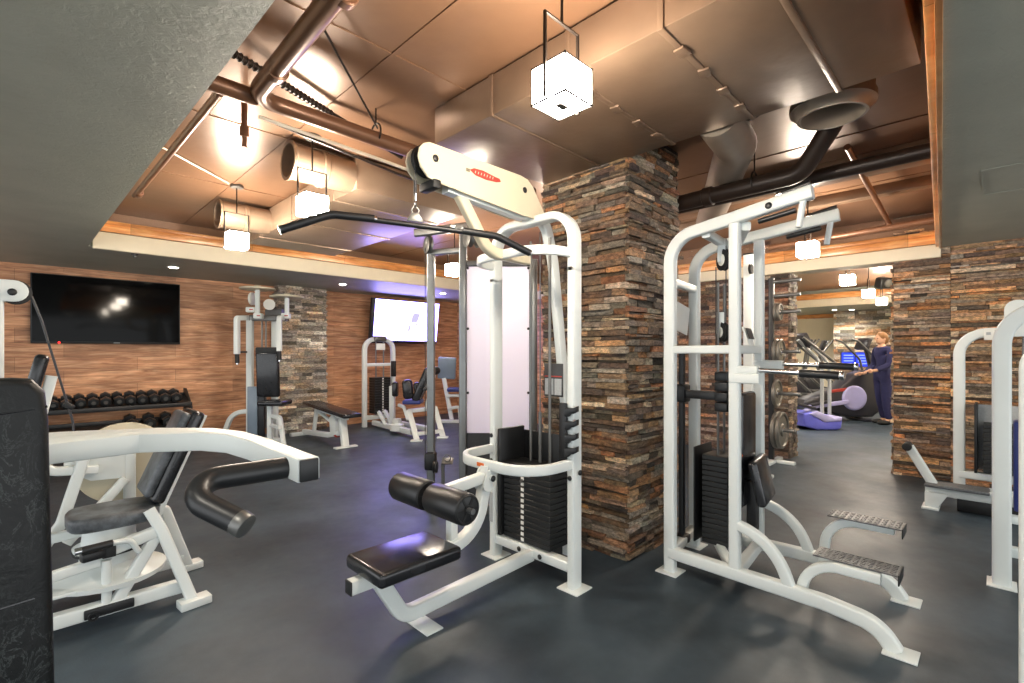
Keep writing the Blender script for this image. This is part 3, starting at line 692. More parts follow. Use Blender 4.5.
# ------------------------------------------------------------------ chin-up and dip assist machine (right)
D = thing('dip_assist_machine', (3.17, 1.1, 0), 'white assisted chin-up and dip machine beside the stone pillar, two tread steps', 'exercise machine')
XN, XF = 2.905, 3.44
for near in (True, False):
    yr, yf, ye = (1.475, 1.07, .315) if near else (1.55, 1.12, .36)
    sx = (lambda y: 2.905 - .04 * (1.475 - y) / 1.14) if near else (lambda y: 3.42 + .075 * (1.55 - y) / 1.18)
    pp = lambda y, z: (sx(y), y, z)
    part(D, 'rear_upright', W, lambda b: b.tube([pp(yr, .006), pp(yr, 2.12), pp(yr - .32, 2.162), pp(.675, 2.232)], .055, .072, X_, [.2, 0], .012, 8))
    foot(D, sx(yr), yr, .14, .14)
    part(D, 'front_upright', W, lambda b: b.tube([pp(yf, .10), pp(yf, 2.14)], .06, .052, Y_, 0, .012))
    part(D, 'base_beam', W, lambda b: b.tube([pp(yr, .125), pp(.62, .125), pp(ye + .085, .10), pp(ye + .02, .004)], .06, .072, X_, [.5, .16], .012, 8))
    foot(D, sx(ye), ye, .13, .13)
    part(D, 'arc_brace', W, lambda b: b.tube([pp(yf - .02, .405), pp(yf - .21, .37), pp(yf - .295, .12)], .052, .055, X_, .34, .01, 10))
    zt = .33 if near else .45
    xa, xb = (2.94, 3.095) if near else (3.30, 3.45)
    xm = xa + .0 if near else xb - .06
    part(D, 'step_arch', W, lambda b: b.tube([(xm, .74, .12), (xm, .72, zt - .035), (xm, .40, zt - .035)], .05, .05, X_, .17, .01, 9))
    y0_, y1_ = (.335, .69) if near else (.36, .70)
    st = part(D, 'tread_step', 'tread', lambda b: b.prism([(xa, y1_), (xb, y1_), (xb, y0_), (xa, y0_)], (0, 0, zt - .004), X_, Y_, .008, .0015, 1), 'grey tread plate step')
    tb_ = B()
    for i in range(6):
        for j in range(11):
            tb_.box((xa + .018 + i * .0235, y0_ + .02 + j * .031, zt + .001), (.012, .018, .004), (0, 0, .5 if (i + j) % 2 else -.5))
    tb_.done('tread_pattern', 'tread', st)
    part(D, 'step_lip', 'black_metal', lambda b: b.span((xa, y0_ - .006, zt - .05), (xb, y0_, zt + .002), .002))
    part(D, 'chin_grip', 'foam', lambda b: b.pipe([pp(.82, 2.252), pp(.685, 2.277)], .017))
    part(D, 'grip_tube', W, lambda b: b.tube([pp(.715, 2.22), pp(.74, 2.06)], .03, .03, X_, .0, .008))
    gx = .03 if near else -.03
    part(D, 'grip_handle', 'foam', lambda b: b.pipe([(sx(.9) + gx, .95, 2.135), (sx(.8) + gx, .76, 2.16)], .015))
    part(D, 'grip_ring', 'chrome', lambda b: b.cyl(pp(.82, 2.252), pp(.845, 2.248), .02))
    bolt(D, (sx(.87) - .028, .88, 2.197), -X_, .018)
    za, zb, ze, yt = (1.25, 1.30, 1.282, .535) if near else (1.315, 1.325, 1.312, .58)
    part(D, 'dip_arm', W, lambda b: b.tube([pp(yf + .02, za), pp(yf - .14, za)], .058, .06, Z_, 0, .01))
    part(D, 'dip_bar', 'chrome', lambda b: b.cyl(pp(yf - .1, zb), pp(yt, ze), .014))
    part(D, 'bar_socket', W, lambda b: b.tube([pp(yf - .02, zb), pp(yf - .13, zb - .002)], .045, .05, Z_, 0, .01))
    part(D, 'dip_grip', 'foam', lambda b: b.cyl(pp(yt + .2, ze + .006), pp(yt + .02, ze), .021, k=18, bev=.004))
    part(D, 'end_cap', 'chrome', lambda b: b.cyl(pp(yt + .022, ze), pp(yt, ze), .023, k=16, bev=.003))
    part(D, 'side_bar', W, lambda b: b.tube([pp(yr, 1.415), pp(yf, 1.415)], .05, .05, Z_, 0, .01))
for y, yb, z, a in ((1.475, 1.55, .125, .06), (1.07, 1.12, .125, .06), (1.07, 1.12, 1.415, .05), (1.25, 1.3, 2.12, .05), (1.475, 1.55, 1.85, .05)):
    part(D, 'cross_bar', W, lambda b: b.tube([(XN + .01, y, z), (XF - .01, yb, z)], a, a, Z_, 0, .01))
part(D, 'gusset', W, lambda b: b.tube([(XN + .02, 1.02, 2.125), (XF - .02, 1.26, 2.125)], .05, .05, Z_, 0, .01))
part(D, 'diagonal_brace', W, lambda b: b.tube([(XN + .03, 1.1, .12), (3.2, 1.3, .16)], .05, .05, Z_, 0, .01))
stack(D, 3.12, 3.32, 1.20, 1.365, .16, .735, 17)
for x in (3.17, 3.27): part(D, 'guide_rod', 'dull_steel', lambda b: b.cyl((x, 1.28, .14), (x, 1.28, 1.85), .008, k=12))
part(D, 'stack_shroud', 'black_metal', lambda b: (b.span((3.09, 1.40, .16), (3.36, 1.408, .78), .002), b.span((3.355, 1.2, .16), (3.363, 1.408, .72), .002)))
part(D, 'carriage_rail', 'black_metal', lambda b: (b.tube([(3.16, 1.52, .14), (3.16, 1.52, 1.38)], .035, .035, X_, 0, .006), b.cyl((3.16, 1.52, 1.38), (3.16, 1.52, 1.42), .022), b.span((3.11, 1.48, .1), (3.21, 1.56, .16), .01)))
part(D, 'lever_arm', 'black_metal', lambda b: (b.span((3.125, 1.26, 1.09), (3.175, 1.56, 1.145), .008), b.span((3.11, 1.48, 1.06), (3.21, 1.56, 1.18), .012)))
for z in (1.05, 1.115, 1.18, 1.245): part(D, 'top_plate', 'black_metal', lambda b: b.box((3.165, 1.235, z), (.14, .08, .058), (0, 0, 0), .008))
part(D, 'back_pad', 'black_vinyl', lambda b: b.box((3.18, 1.115, .80), (.25, .055, .70), (0, 0, 0), .022, 3))
part(D, 'knee_pad', 'black_vinyl', lambda b: b.box((3.19, 1.02, .62), (.34, .055, .27), (-.22, 0, .14), .024, 4))
part(D, 'pad_bracket', 'black_metal', lambda b: b.box((3.18, 1.07, .45), (.06, .06, .3), (0, 0, 0), .01))
for (x, y, z, r) in ((3.2, 1.28, 1.53, .065), (3.2, 1.27, 2.0, .07)):
    p_ = part(D, 'pulley', 'black_rubber', lambda b: b.lathe((x, y, z), V((.8, -.6, 0)), [(0, r * .8), (.004, r), (.016, r * .88), (.03, r), (.034, r * .8)], 26))
    part(p_, 'pulley_cover', 'label_white', lambda b: b.lathe(V((x, y, z)) + V((.8, -.6, 0)) * -.004, V((.8, -.6, 0)), [(0, r * .5), (.003, r * .55)], 20))
    part(p_, 'pulley_bracket', W, lambda b: b.box((x, y, z + r * .9), (.012, .05, r * 2.2), (0, 0, .6), .003))
part(D, 'cable', 'cable', lambda b: (b.pipe([(3.15, 1.285, 1.3), (3.15, 1.285, 1.95)], .0035, k=6), b.pipe([(3.25, 1.26, 1.6), (3.25, 1.26, 2.1)], .0035, k=6)))
p_ = part(D, 'placard', 'label_white', lambda b: b.box((3.27, 1.57, 1.635), (.19, .006, .20), (0, .2, 0), .003), 'tilted white instruction placard')
p_ = part(D, 'placard', 'label_white', lambda b: b.box((3.21, 1.105, 1.49), (.13, .012, .14), (-.3, 0, .1), .004), 'grey instruction placard on the far upright')
part(p_, 'placard_panel', 'label_dark', lambda b: b.box((3.21, 1.096, 1.515), (.12, .004, .07), (-.3, 0, .1)))
part(D, 'wear_mark', 'orange_print', lambda b: b.box((XN + .0305, 1.045, .80), (.001, .004, .012)))

# ------------------------------------------------------------------ tall white column beyond the dip machine
WC = thing('cable_column', (5.62, 1.93, 0), 'tall narrow white machine column seen between the front uprights of the dip machine', 'exercise machine')
part(WC, 'column', W, lambda b: b.tube([(5.62, 1.93, .02), (5.62, 1.93, 2.47)], .085, .10, X_, 0, .012))
part(WC, 'base', W, lambda b: b.box((5.62, 1.93, .02), (.5, .36, .04), (0, 0, 0), .01))
part(WC, 'column_cap', 'black_rubber', lambda b: b.box((5.62, 1.93, 2.475), (.09, .105, .02), (0, 0, 0), .006))
part(WC, 'pulley', 'black_rubber', lambda b: b.lathe((5.55, 1.87, 2.3), Y_, [(0, .045), (.004, .055), (.016, .047), (.028, .055), (.032, .045)], 20))

# ------------------------------------------------------------------ near press machine (left foreground)
P = thing('chest_press_machine', (-.15, 1.35, 0), 'nearest press machine at left edge, tall creased black pad and white arm with black handle', 'exercise machine')
part(P, 'back_pad', 'crackle_vinyl', lambda b: b.prism([(-.36, .60), (.040, .60), (.0365, .80), (.0285, 1.27), (.024, 1.325), (.006, 1.349), (-.02, 1.352), (-.36, 1.352)], (0, 1.285, 0), X_, Z_, .075, .014, 3), 'tall creased black vinyl pad')
for z, dz in ((1.295, .018), (.948, .012)):
    part(P, 'pad_seam', 'black_vinyl', lambda b: b.pipe([(-.36, 1.2495, z - dz * 2), (-.15, 1.2485, z - dz), (.010, 1.2500, z), (.026, 1.258, z + .003)], .003, .01, 8))
armp = [(-.30, 1.47), (.035, 1.452), (.192, 1.470), (.30, 1.395), (.338, 1.32), (.352, 1.2), (.355, .918), (.396, .918), (.397, 1.2), (.388, 1.34), (.35, 1.455), (.25, 1.56), (.06, 1.66), (-.30, 1.68)]
part(P, 'press_arm', W, lambda b: b.prism(armp, (0, 0, 1.178), X_, Y_, .046, .005, 2))
part(P, 'end_cap', 'black_metal', lambda b: b.box((.3755, .9155, 1.178), (.036, .006, .042), (0, 0, 0), .003))
hd = part(P, 'handle', 'foam', lambda b: b.pipe([(.358, .975, 1.176), (.164, .985, 1.176), (.2475, .889, 1.119)], .0205, .038, 18, 10), 'bent black foam handle')
part(P, 'handle_cap', 'dull_steel', lambda b: b.cyl((.2455, .892, 1.1207), (.2565, .876, 1.1113), .0209, k=20, bev=.003))
part(P, 'frame_post', W, lambda b: b.tube([(-.22, 1.55, .006), (-.22, 1.55, 1.25)], .08, .08, X_, 0, .012))
part(P, 'pad_bracket', W, lambda b: b.tube([(-.22, 1.32, 1.0), (-.22, 1.56, 1.0)], .06, .06, Z_, 0, .01))
part(P, 'base_beam', W, lambda b: b.tube([(-.6, 1.55, .04), (-.0, 1.55, .04)], .07, .07, Z_, 0, .01))

# ------------------------------------------------------------------ rotary abdominal machine behind it
A = thing('abdominal_machine', (.3, 3.45, 0), 'white seated abdominal machine with worn black seat and turntable base, left of centre', 'exercise machine')
for y, xe in ((3.25, .64), (3.66, .70)):
    part(A, 'base_rail', W, lambda b: b.tube([(-.5, y, .085), (xe, y, .085)], .06, .07, Y_, 0, .01))
part(A, 'front_leg', W, lambda b: b.tube([(.655, 3.16, .004), (.52, 3.24, .43), (.47, 3.27, .54)], .07, .055, Y_, 0, .01))
part(A, 'brace_leg', W, lambda b: b.tube([(.33, 3.25, .10), (.50, 3.25, .40)], .055, .055, Y_, 0, .01))
part(A, 'rear_leg', W, lambda b: b.tube([(.74, 3.68, .004), (.6, 3.62, .43), (.5, 3.6, .5)], .06, .055, Y_, 0, .01))
part(A, 'foot_bar', W, lambda b: b.box((.655, 3.14, .022), (.15, .09, .044), (0, 0, .1), .006)); part(A, 'foot_bar', W, lambda b: b.box((.75, 3.69, .022), (.12, .09, .044), (0, 0, .1), .006))
part(A, 'seat_rail', W, lambda b: b.tube([(.53, 3.24, .43), (.30, 3.245, .375)], .05, .06, Y_, 0, .01))
part(A, 'seat_rail', W, lambda b: b.tube([(.55, 3.6, .42), (-.2, 3.6, .38)], .05, .05, Y_, 0, .01))
part(A, 'side_tube', W, lambda b: b.tube([(.26, 3.25, .33), (-.3, 3.2, .27)], .045, .05, Y_, 0, .01))
part(A, 'rail_cap', 'black_rubber', lambda b: b.box((.298, 3.215, .375), (.055, .012, .055), (0, 0, 0), .004))
def dseat(r, s):
    return [(r[0] * math.copysign(abs(math.cos(a)) ** s, math.cos(a)), r[1] * math.copysign(abs(math.sin(a)) ** s, math.sin(a))) for a in [2 * PI * i / 28 for i in range(28)]]
part(A, 'seat', 'worn_vinyl', lambda b: b.prism(dseat((.2, .18), .55), (.34, 3.47, .50), X_, Y_, .075, .022, 3), 'worn black seat')
bk = V((.35, 0, .94)).normalized()
pm = Euler((0, .40, 0)).to_matrix()
part(A, 'back_pad', 'black_vinyl', lambda b: b.box((.625, 3.5, .79), (.07, .30, .55), (0, .40, 0), .028, 4))
part(A, 'back_pad_face', 'worn_vinyl', lambda b: b.box((.575, 3.5, .81), (.05, .27, .50), (0, .40, 0), .024, 4))
part(A, 'back_post', W, lambda b: b.tube([(.52, 3.40, .44), (.76, 3.40, 1.02)], .035, .03, Y_, 0, .006))
part(A, 'turntable', W, lambda b: b.lathe((.32, 3.45, .12), Z_, [(0, .10), (.04, .10), (.06, .25), (.085, .255), (.1, .2), (.15, .13), (.2, .12), (.21, .15), (.235, .155), (.25, .12), (.34, .11)], 32))
part(A, 'turntable_seal', 'black_rubber', lambda b: b.lathe((.32, 3.45, .325), Z_, [(0, .156), (.012, .157), (.014, .15)], 32))
part(A, 'footrest_plate', W, lambda b: b.prism(stadium(.34, .055), (.02, 3.3, .20), X_, Y_, .02, .006))
part(A, 'pull_rod', W, lambda b: b.cyl((.29, 3.24, .10), (.29, 3.24, .33), .022))
part(A, 'rod_bracket', 'black_metal', lambda b: (b.box((.30, 3.215, .085), (.2, .02, .045), (0, 0, 0), .005), b.torus((.235, 3.2, .075), Y_, .018, .006, 14, 6)))
ag = part(A, 'adjust_grip', 'foam', lambda b: b.pipe([(.19, 3.19, .42), (.31, 3.19, .425)], .019))
part(ag, 'grip_tip', 'chrome', lambda b: b.cyl((.165, 3.19, .419), (.192, 3.19, .42), .019))
part(A, 'adjust_tube', W, lambda b: b.pipe([(.31, 3.19, .425), (.38, 3.2, .42), (.42, 3.22, .34)], .014, .05))
part(A, 'knob_block', 'black_metal', lambda b: b.box((.235, 3.22, .375), (.1, .05, .045), (0, 0, .2), .012))
part(A, 'cam_disc', 'cream_metal', lambda b: b.lathe((.44, 3.9, .70), Y_, [(0, .23), (.006, .25), (.012, .25), (.018, .232), (.03, .232), (.036, .25), (.042, .25), (.048, .23)], 44))
part(A, 'cam_plate', W, lambda b: b.prism([(0, .10), (.25, .16), (.30, .10), (.30, -.14), (.12, -.13), (0, -.05)], (.15, 3.83, .76), X_, Z_, .016, .004))
bolt(A, (.40, 3.82, .79), -Y_, .016)
part(A, 'cam_post', W, lambda b: b.tube([(.455, 3.85, .06), (.455, 3.85, .86)], .06, .06, Y_, 0, .01))
part(A, 'lever_tube', W, lambda b: b.tube([(.235, 3.78, .78), (.14, 3.78, .42), (.0, 3.78, .2)], .05, .055, Y_, .1, .01))
part(A, 'lever_tube', W, lambda b: b.tube([(.43, 3.8, .62), (.16, 3.78, .30)], .05, .05, Y_, 0, .01))
part(A, 'lever_tube', W, lambda b: b.tube([(-.2, 3.8, 1.0), (.1, 3.8, .72), (.3, 3.8, .70)], .05, .05, Y_, .1, .01))
part(A, 'chest_pad', 'black_vinyl', lambda b: b.box((.035, 3.66, 1.27), (.06, .16, .24), (0, .22, 0), .024, 3))
part(A, 'chest_post', W, lambda b: b.tube([(.095, 3.64, 1.27), (.01, 3.64, .85), (-.03, 3.7, .5)], .05, .05, Y_, .1, .012))
part(A, 'knob', 'black_rubber', lambda b: b.box((.165, 3.66, 1.10), (.05, .03, .03), (0, .6, 0), .008))
# its cable tower
part(A, 'tower_upright', W, lambda b: b.tube([(-.125, 3.9, .0), (-.125, 3.9, 1.74)], .08, .07, Y_, 0, .012))
for y in (3.865, 3.935):
    hp = part(A, 'head_plate', W, lambda b: b.prism(stadium(.5, .06), (-.552, y, 1.74), X_, Z_, .01, .003))
    if y < 3.9:
        bolt(hp, (-.058, y - .006, 1.733), -Y_, .02)
        part(hp, 'red_logo', 'red_print', lambda b: b.span((-.30, y - .0065, 1.728), (-.105, y - .005, 1.744)))
part(A, 'pulley', 'black_rubber', lambda b: b.lathe((-.045, 3.885, 1.735), Y_, [(0, .055), (.004, .068), (.015, .06), (.026, .068), (.03, .055)], 24))
part(A, 'cable', 'cable', lambda b: b.pipe([(.018, 3.9, 1.72), (.06, 3.9, 1.58), (.195, 3.9, .98), (.20, 3.9, .76)], .006, .3, 8))

# ------------------------------------------------------------------ wall televisions
T1 = thing('television', (.84, 8.8, 1.5), 'large dark switched-off television on the wood wall above the dumbbells', 'television')
part(T1, 'bezel', 'black_metal', lambda b: b.span((.03, 8.77, 1.515), (1.645, 8.83, 2.425), .008))
part(T1, 'screen', 'tv_black', lambda b: b.span((.045, 8.766, 1.545), (1.63, 8.772, 2.412)))
part(T1, 'power_light', 'red_led', lambda b: b.cyl((.30, 8.768, 1.526), (.30, 8.764, 1.526), .012, k=10), 'red standby light')
part(T1, 'logo', 'label_grey', lambda b: b.span((.86, 8.766, 1.524), (.93, 8.77, 1.534)))
part(T1, 'wall_mount', 'black_metal', lambda b: b.span((.5, 8.82, 1.75), (1.2, 8.862, 2.15)))
mt = Matrix.Translation((5.48, 8.5, 2.02)) @ Matrix.Diagonal((.95, 1, .95, 1)) @ Euler((.13, 0, 0)).to_matrix().to_4x4()
T2 = thing('television', (5.48, 8.6, 1.6), 'bright lit television showing a white picture, high in the wood wall corner', 'television')
part(T2, 'bezel', 'black_metal', lambda b: b.span((-.86, -.02, -.47), (.80, .06, .45), .01), None, mt)
part(T2, 'screen', 'tv_glow', lambda b: b.span((-.79, -.026, -.41), (.78, -.018, .43)), 'glowing pale lavender screen', mt)
part(T2, 'screen_picture', 'tv_logo', lambda b: (b.prism([(-.04, -.02), (.12, .0), (.18, .18), (.02, .20), (-.03, .10)], (.12, -.0275, 0), X_, Z_, .002), b.prism([(-.12, -.2), (-.06, -.22), (-.03, -.06), (-.09, -.08)], (.12, -.0275, 0), X_, Z_, .002), b.prism([(.08, -.08), (.13, -.07), (.12, -.02), (.09, -.02)], (.12, -.0275, 0), X_, Z_, .002)), None, mt)
part(T2, 'wall_mount', 'black_metal', lambda b: (b.span((-.25, .05, -.2), (.25, .12, .2)), b.box((0, .25, 0), (.1, .36, .1))), None, mt)

# ------------------------------------------------------------------ dumbbell rack and dumbbells
K = thing('dumbbell_rack', (.8, 8.45, 0), 'black two-tier dumbbell rack against the wood wall under the dark television', 'rack')
for z, y in ((.70, 8.40), (.37, 8.34)):
    part(K, 'tray', 'black_metal', lambda b: (b.box((.74, y, z), (1.9, .36, .02), (.26, 0, 0), .003), b.box((.74, y - .175, z - .05), (1.9, .014, .06), (0, 0, 0), .004), b.box((.74, y + .18, z + .07), (1.9, .014, .06), (0, 0, 0), .004)))
for x in (-.19, 1.675):
    part(K, 'side_frame', 'black_metal', lambda b: b.prism([(8.18, 0), (8.62, 0), (8.66, .86), (8.56, .86), (8.2, .62), (8.2, .10)], (x, 0, 0), Y_, Z_, .03, .004))
part(K, 'back_brace', 'black_metal', lambda b: b.span((-.19, 8.60, .40), (1.675, 8.63, .46), .004))
def dumbbell(x, y, z, rh, lh, label, grp, yaw=0):
    t = thing('dumbbell', (x, y, z), label, 'dumbbell', grp)
    m = Matrix.Translation((x, y, z)) @ Euler((.26, 0, yaw)).to_matrix().to_4x4()
    hexp = [(rh * math.cos(PI / 6 + i * PI / 3), rh * math.sin(PI / 6 + i * PI / 3)) for i in range(6)]
    for s in (-1, 1):
        h = part(t, 'hex_head', 'hex_rubber', lambda b: b.prism(hexp, (0, s * (.06 + lh / 2), 0), X_, Z_, lh, rh * .16, 2), None, m)
        part(h, 'end_badge', 'dull_steel', lambda b: b.cyl((0, s * (.06 + lh), 0), (0, s * (.0615 + lh), 0), rh * .4, k=14), None, m)
    part(t, 'handle', 'chrome', lambda b: b.lathe((0, -.064, 0), Y_, [(0, .014), (.03, .0165), (.064, .0175), (.098, .0165), (.128, .014)], 12), None, m)
    return t
for i in range(11):
    x = .225 + i * .1285; r = .060 + i * .001
    nth = ['second', 'third', 'fourth', 'fifth', 'sixth', 'seventh', 'eighth', 'ninth', 'tenth'][i - 1] if 0 < i < 10 else ''
    lab = 'black hex dumbbell at the left end of the visible upper rack row' if i == 0 else 'black hex dumbbell at the right end of the upper rack row' if i == 10 else f'black hex dumbbell on the upper rack tier, {nth} from the left end'
    dumbbell(x, 8.39, .716 + r * .9, r, .08, lab, 'dumbbells on the upper tier', rng.uniform(-.06, .06))
for i, x in enumerate((1.00, 1.2, 1.4, 1.58)):
    lab = ['leftmost', 'second from left', 'third from left', 'rightmost'][i]
    dumbbell(x, 8.33, .386 + .066, .075, .085, f'large black hex dumbbell on the lower rack tier, {lab} of those in sight', 'dumbbells on the lower tier', rng.uniform(-.06, .06))

# ------------------------------------------------------------------ pec fly tower by the stone pilaster
def R(u, d): return (u - 512) / 485 * d
def Zv(v, d): return CAM_H + (352 - v) / 485 * d
d = 7.55
E_ = thing('pec_fly_machine', F45(R(258, d), d, 0), 'white pec fly tower with black back pad and cam discs, left of the stone pilaster', 'exercise machine')
def ep(name, mat, fn, lab=None, par=None): return part(par or E_, name, mat, fn, lab, m45)
ep('upright', 'white_metal', lambda b: b.tube([(R(250, d), d, 0), (R(250, d), d, 1.95)], .09, .08, X_, 0, .012))
ep('upright', 'white_metal', lambda b: b.tube([(R(267, d), d + .25, 0), (R(267, d), d + .25, 1.98)], .09, .08, X_, 0, .012))
for uu in (258, 262): ep('guide_rod', 'steel', lambda b: b.cyl((R(uu, d), d + .12, .2), (R(uu, d), d + .12, 1.95), .012, k=10))
ep('top_beam', 'dull_steel', lambda b: b.tube([(R(250, d), d, 1.93), (R(284, d), d + .1, 1.93)], .09, .09, Z_, 0, .012))
ep('rear_beam', 'dull_steel', lambda b: b.tube([(R(260, d), d + .2, 2.03), (R(277, d), d + .2, 2.03)], .1, .1, Z_, 0, .012))
for (u0, v0, v1, dd) in ((257.5, 290, 316, d - .1), (287, 298, 316, d + .1)):
    ep('cam_post', 'white_metal', lambda b: b.tube([(R(u0, dd), dd, Zv(v1, dd)), (R(u0, dd), dd, Zv(v0, dd))], .06, .05, X_, 0, .01))
    cd = ep('cam_disc', 'cream_metal', lambda b: b.lathe((R(u0, dd), dd, Zv(v0, dd)), Z_, [(0, .22), (.005, .25), (.028, .25), (.034, .22), (.034, .05), (.07, .045), (.075, .02)], 32))
for (u0, v0) in ((251, 310.5), (258.5, 316.5), (286, 316.5)):
    bx = ep('pivot_box', 'white_metal', lambda b: b.box((R(u0, d - .12), d - .12, Zv(v0, d)), (.12, .12, .08), (0, 0, .2), .012))
    ep('red_logo', 'red_print', lambda b: b.box((R(u0, d - .185), d - .185, Zv(v0, d)), (.05, .004, .016), (0, 0, .2)), None, bx)
ep('pulley', 'label_white', lambda b: b.lathe((R(252, d), d - .03, Zv(299, d)), X_, [(0, .08), (.005, .1), (.02, .085), (.035, .1), (.04, .08)], 24))
ep('pulley', 'label_white', lambda b: b.lathe((R(266.5, d), d + .1, Zv(304, d)), V((.2, -1, 0)), [(0, .06), (.005, .085), (.02, .075), (.035, .085), (.04, .06)], 24))
for (u0, u1, ua, v1) in ((249, 234.5, 237, 354), (284, 279.5, 279.3, 351)):
    ar = ep('fly_arm', 'white_metal', lambda b: b.tube([(R(u0, d), d - .05, Zv(318, d)), (R(ua, d - .25), d - .25, Zv(318, d - .25)), (R(ua, d - .25), d - .25, Zv(v1, d - .25))], .07, .075, None, .03, .014))
    ep('arm_grip', 'black_rubber', lambda b: b.cyl((R(ua, d - .25), d - .25, Zv(v1, d - .25)), (R(ua + .3, d - .25), d - .25, Zv(v1 + 9, d - .25)), .03, k=14), None, ar)
    ep('grip_tip', 'chrome', lambda b: b.cyl((R(ua + .3, d - .25), d - .25, Zv(v1 + 9, d - .25)), (R(ua + .3, d - .25), d - .25, Zv(v1 + 10.5, d - .25)), .02, k=10), None, ar)
ep('link_bar', 'black_metal', lambda b: b.tube([(R(239, d - .2), d - .2, Zv(352, d)), (R(248, d), d, Zv(352, d))], .03, .03, Z_, 0, .006))
ep('back_pad', 'black_vinyl', lambda b: b.box((R(268, d - .2), d - .2, Zv(374, d)), (.34, .08, .68), (.06, 0, 0), .03, 3))
ep('pad_top', 'black_rubber', lambda b: b.box((R(268, d - .2), d - .2, Zv(350.5, d)), (.345, .1, .1), (0, 0, 0), .02, 2))
ep('seat', 'black_vinyl', lambda b: b.box((R(275, d - .36), d - .36, Zv(402.5, d - .36)), (.37, .36, .075), (0, 0, 0), .03, 3))
ep('seat_post', 'white_metal', lambda b: b.tube([(R(270, d - .22), d - .22, .02), (R(270, d - .22), d - .22, .62)], .07, .07, X_, 0, .012))
ep('shroud', 'grey_panel', lambda b: b.span((R(247, d - .12), d - .12, .06), (R(257, d - .12), d - .06, Zv(386, d)), .01), 'blue grey shroud panel')
ep('shroud_side', 'black_metal', lambda b: b.span((R(257, d - .1), d - .1, .06), (R(264, d - .1), d - .06, Zv(389, d)), .01))
ep('curved_leg', 'white_metal', lambda b: b.tube([(R(248, d), d, Zv(411, d)), (R(232, d), d, Zv(413, d)), (R(224, d), d, .12), (R(224, d), d, .0)], .06, .07, Y_, [.25, .1], .012, 8))
ep('front_leg', 'white_metal', lambda b: b.tube([(R(272, d - .24), d - .24, .44), (R(280, d - .3), d - .3, .42), (R(284, d - .42), d - .42, .01)], .06, .06, Y_, .06, .012))
ep('base_beam', 'white_metal', lambda b: b.tube([(R(240, d), d, .04), (R(286, d), d - .1, .04)], .08, .07, Z_, 0, .012))
ep('footrest', 'white_metal', lambda b: b.tube([(R(271, d - .25), d - .25, .3), (R(280, d - .45), d - .45, .3)], .05, .05, Z_, 0, .01))

# ------------------------------------------------------------------ flat bench
H = thing('weight_bench', (3.3, 7.3, 0), 'flat black-topped weight bench on white legs in front of the stone pilaster', 'bench')
part(H, 'bench_pad', 'black_vinyl', lambda b: b.prism([(6.52, .455), (7.98, .545), (7.98, .60), (6.52, .51)], (3.3, 0, 0), Y_, Z_, .28, .014, 3))
part(H, 'pad_rail', 'white_metal', lambda b: b.tube([(3.3, 6.7, .435), (3.3, 7.75, .50)], .06, .06, X_, 0, .01))
part(H, 'front_leg', 'white_metal', lambda b: b.tube([(3.3, 6.85, .42), (3.3, 6.76, .02)], .1, .08, X_, 0, .012)); 
part(H, 'foot_plate', 'white_metal', lambda b: b.box((3.3, 6.74, .012), (.34, .09, .024), (0, 0, 0), .006))
part(H, 'base_beam', 'white_metal', lambda b: b.tube([(3.3, 6.9, .2), (3.3, 7.3, .12), (3.3, 8.25, .06)], .07, .08, X_, .1, .012))
part(H, 'rear_foot', 'white_metal', lambda b: b.box((3.3, 8.25, .03), (.46, .08, .06), (0, 0, 0), .012))
part(H, 'rear_leg', 'white_metal', lambda b: b.tube([(3.3, 7.75, .49), (3.3, 7.85, .12)], .05, .06, X_, 0, .01))
part(H, 'hinge_plate', 'white_metal', lambda b: b.prism([(7.0, .16), (7.16, .14), (7.2, .40), (7.1, .46), (7.0, .42)], (3.3, 0, 0), Y_, Z_, .1, .012))
part(H, 'adjust_strut', 'white_metal', lambda b: b.tube([(3.3, 7.1, .3), (3.3, 7.7, .46)], .04, .045, X_, 0, .008))
part(H, 'rubber_cap', 'red_print', lambda b: b.box((3.3, 7.02, .15), (.075, .1, .04), (.2, 0, 0), .008))

# ------------------------------------------------------------------ seated hip machine under the lit television
N = thing('hip_machine', (4.6, 7.6, 0), 'white hip machine with blue seat and black weight stack below the lit television', 'exercise machine')
part(N, 'stack_arch', W, lambda b: b.tube([(4.45, 8.34, 0), (4.45, 8.34, 1.64), (5.05, 8.34, 1.64), (5.05, 8.34, 0)], .08, .08, Y_, .2, .014, 8))
part(N, 'arch_bar', W, lambda b: b.tube([(4.45, 8.34, 1.16), (5.05, 8.34, 1.16)], .06, .05, Z_, 0, .01))
part(N, 'arch_cap', 'dull_steel', lambda b: b.box((4.74, 8.31, 1.655), (.24, .14, .10), (0, 0, 0), .02))
part(N, 'placard', 'label_white', lambda b: b.box((4.74, 8.26, 1.50), (.18, .02, .12), (0, 0, 0), .004))
stack(N, 4.6, 4.93, 8.22, 8.44, .24, .92, 14, ('-y', 4.765))
for x in (4.68, 4.84): part(N, 'guide_rod', 'steel', lambda b: b.cyl((x, 8.33, .2), (x, 8.33, 1.6), .013, k=8))
part(N, 'stack_base', W, lambda b: b.tube([(4.45, 8.34, .17), (5.05, 8.34, .17)], .08, .09, Z_, 0, .01))
part(N, 'side_guard', 'black_metal', lambda b: b.box((4.98, 8.2, 1.08), (.05, .12, .3), (0, 0, 0), .01))
part(N, 'base_rail', W, lambda b: b.tube([(4.62, 8.3, .07), (4.45, 6.75, .09)], .09, .08, Z_, 0, .012)); part(N, 'base_rail', W, lambda b: b.tube([(4.9, 8.3, .07), (4.85, 6.8, .09)], .09, .08, Z_, 0, .012))
dd = 7.95
def np_(name, mat, fn, lab=None): return part(N, name, mat, fn, lab, m45)
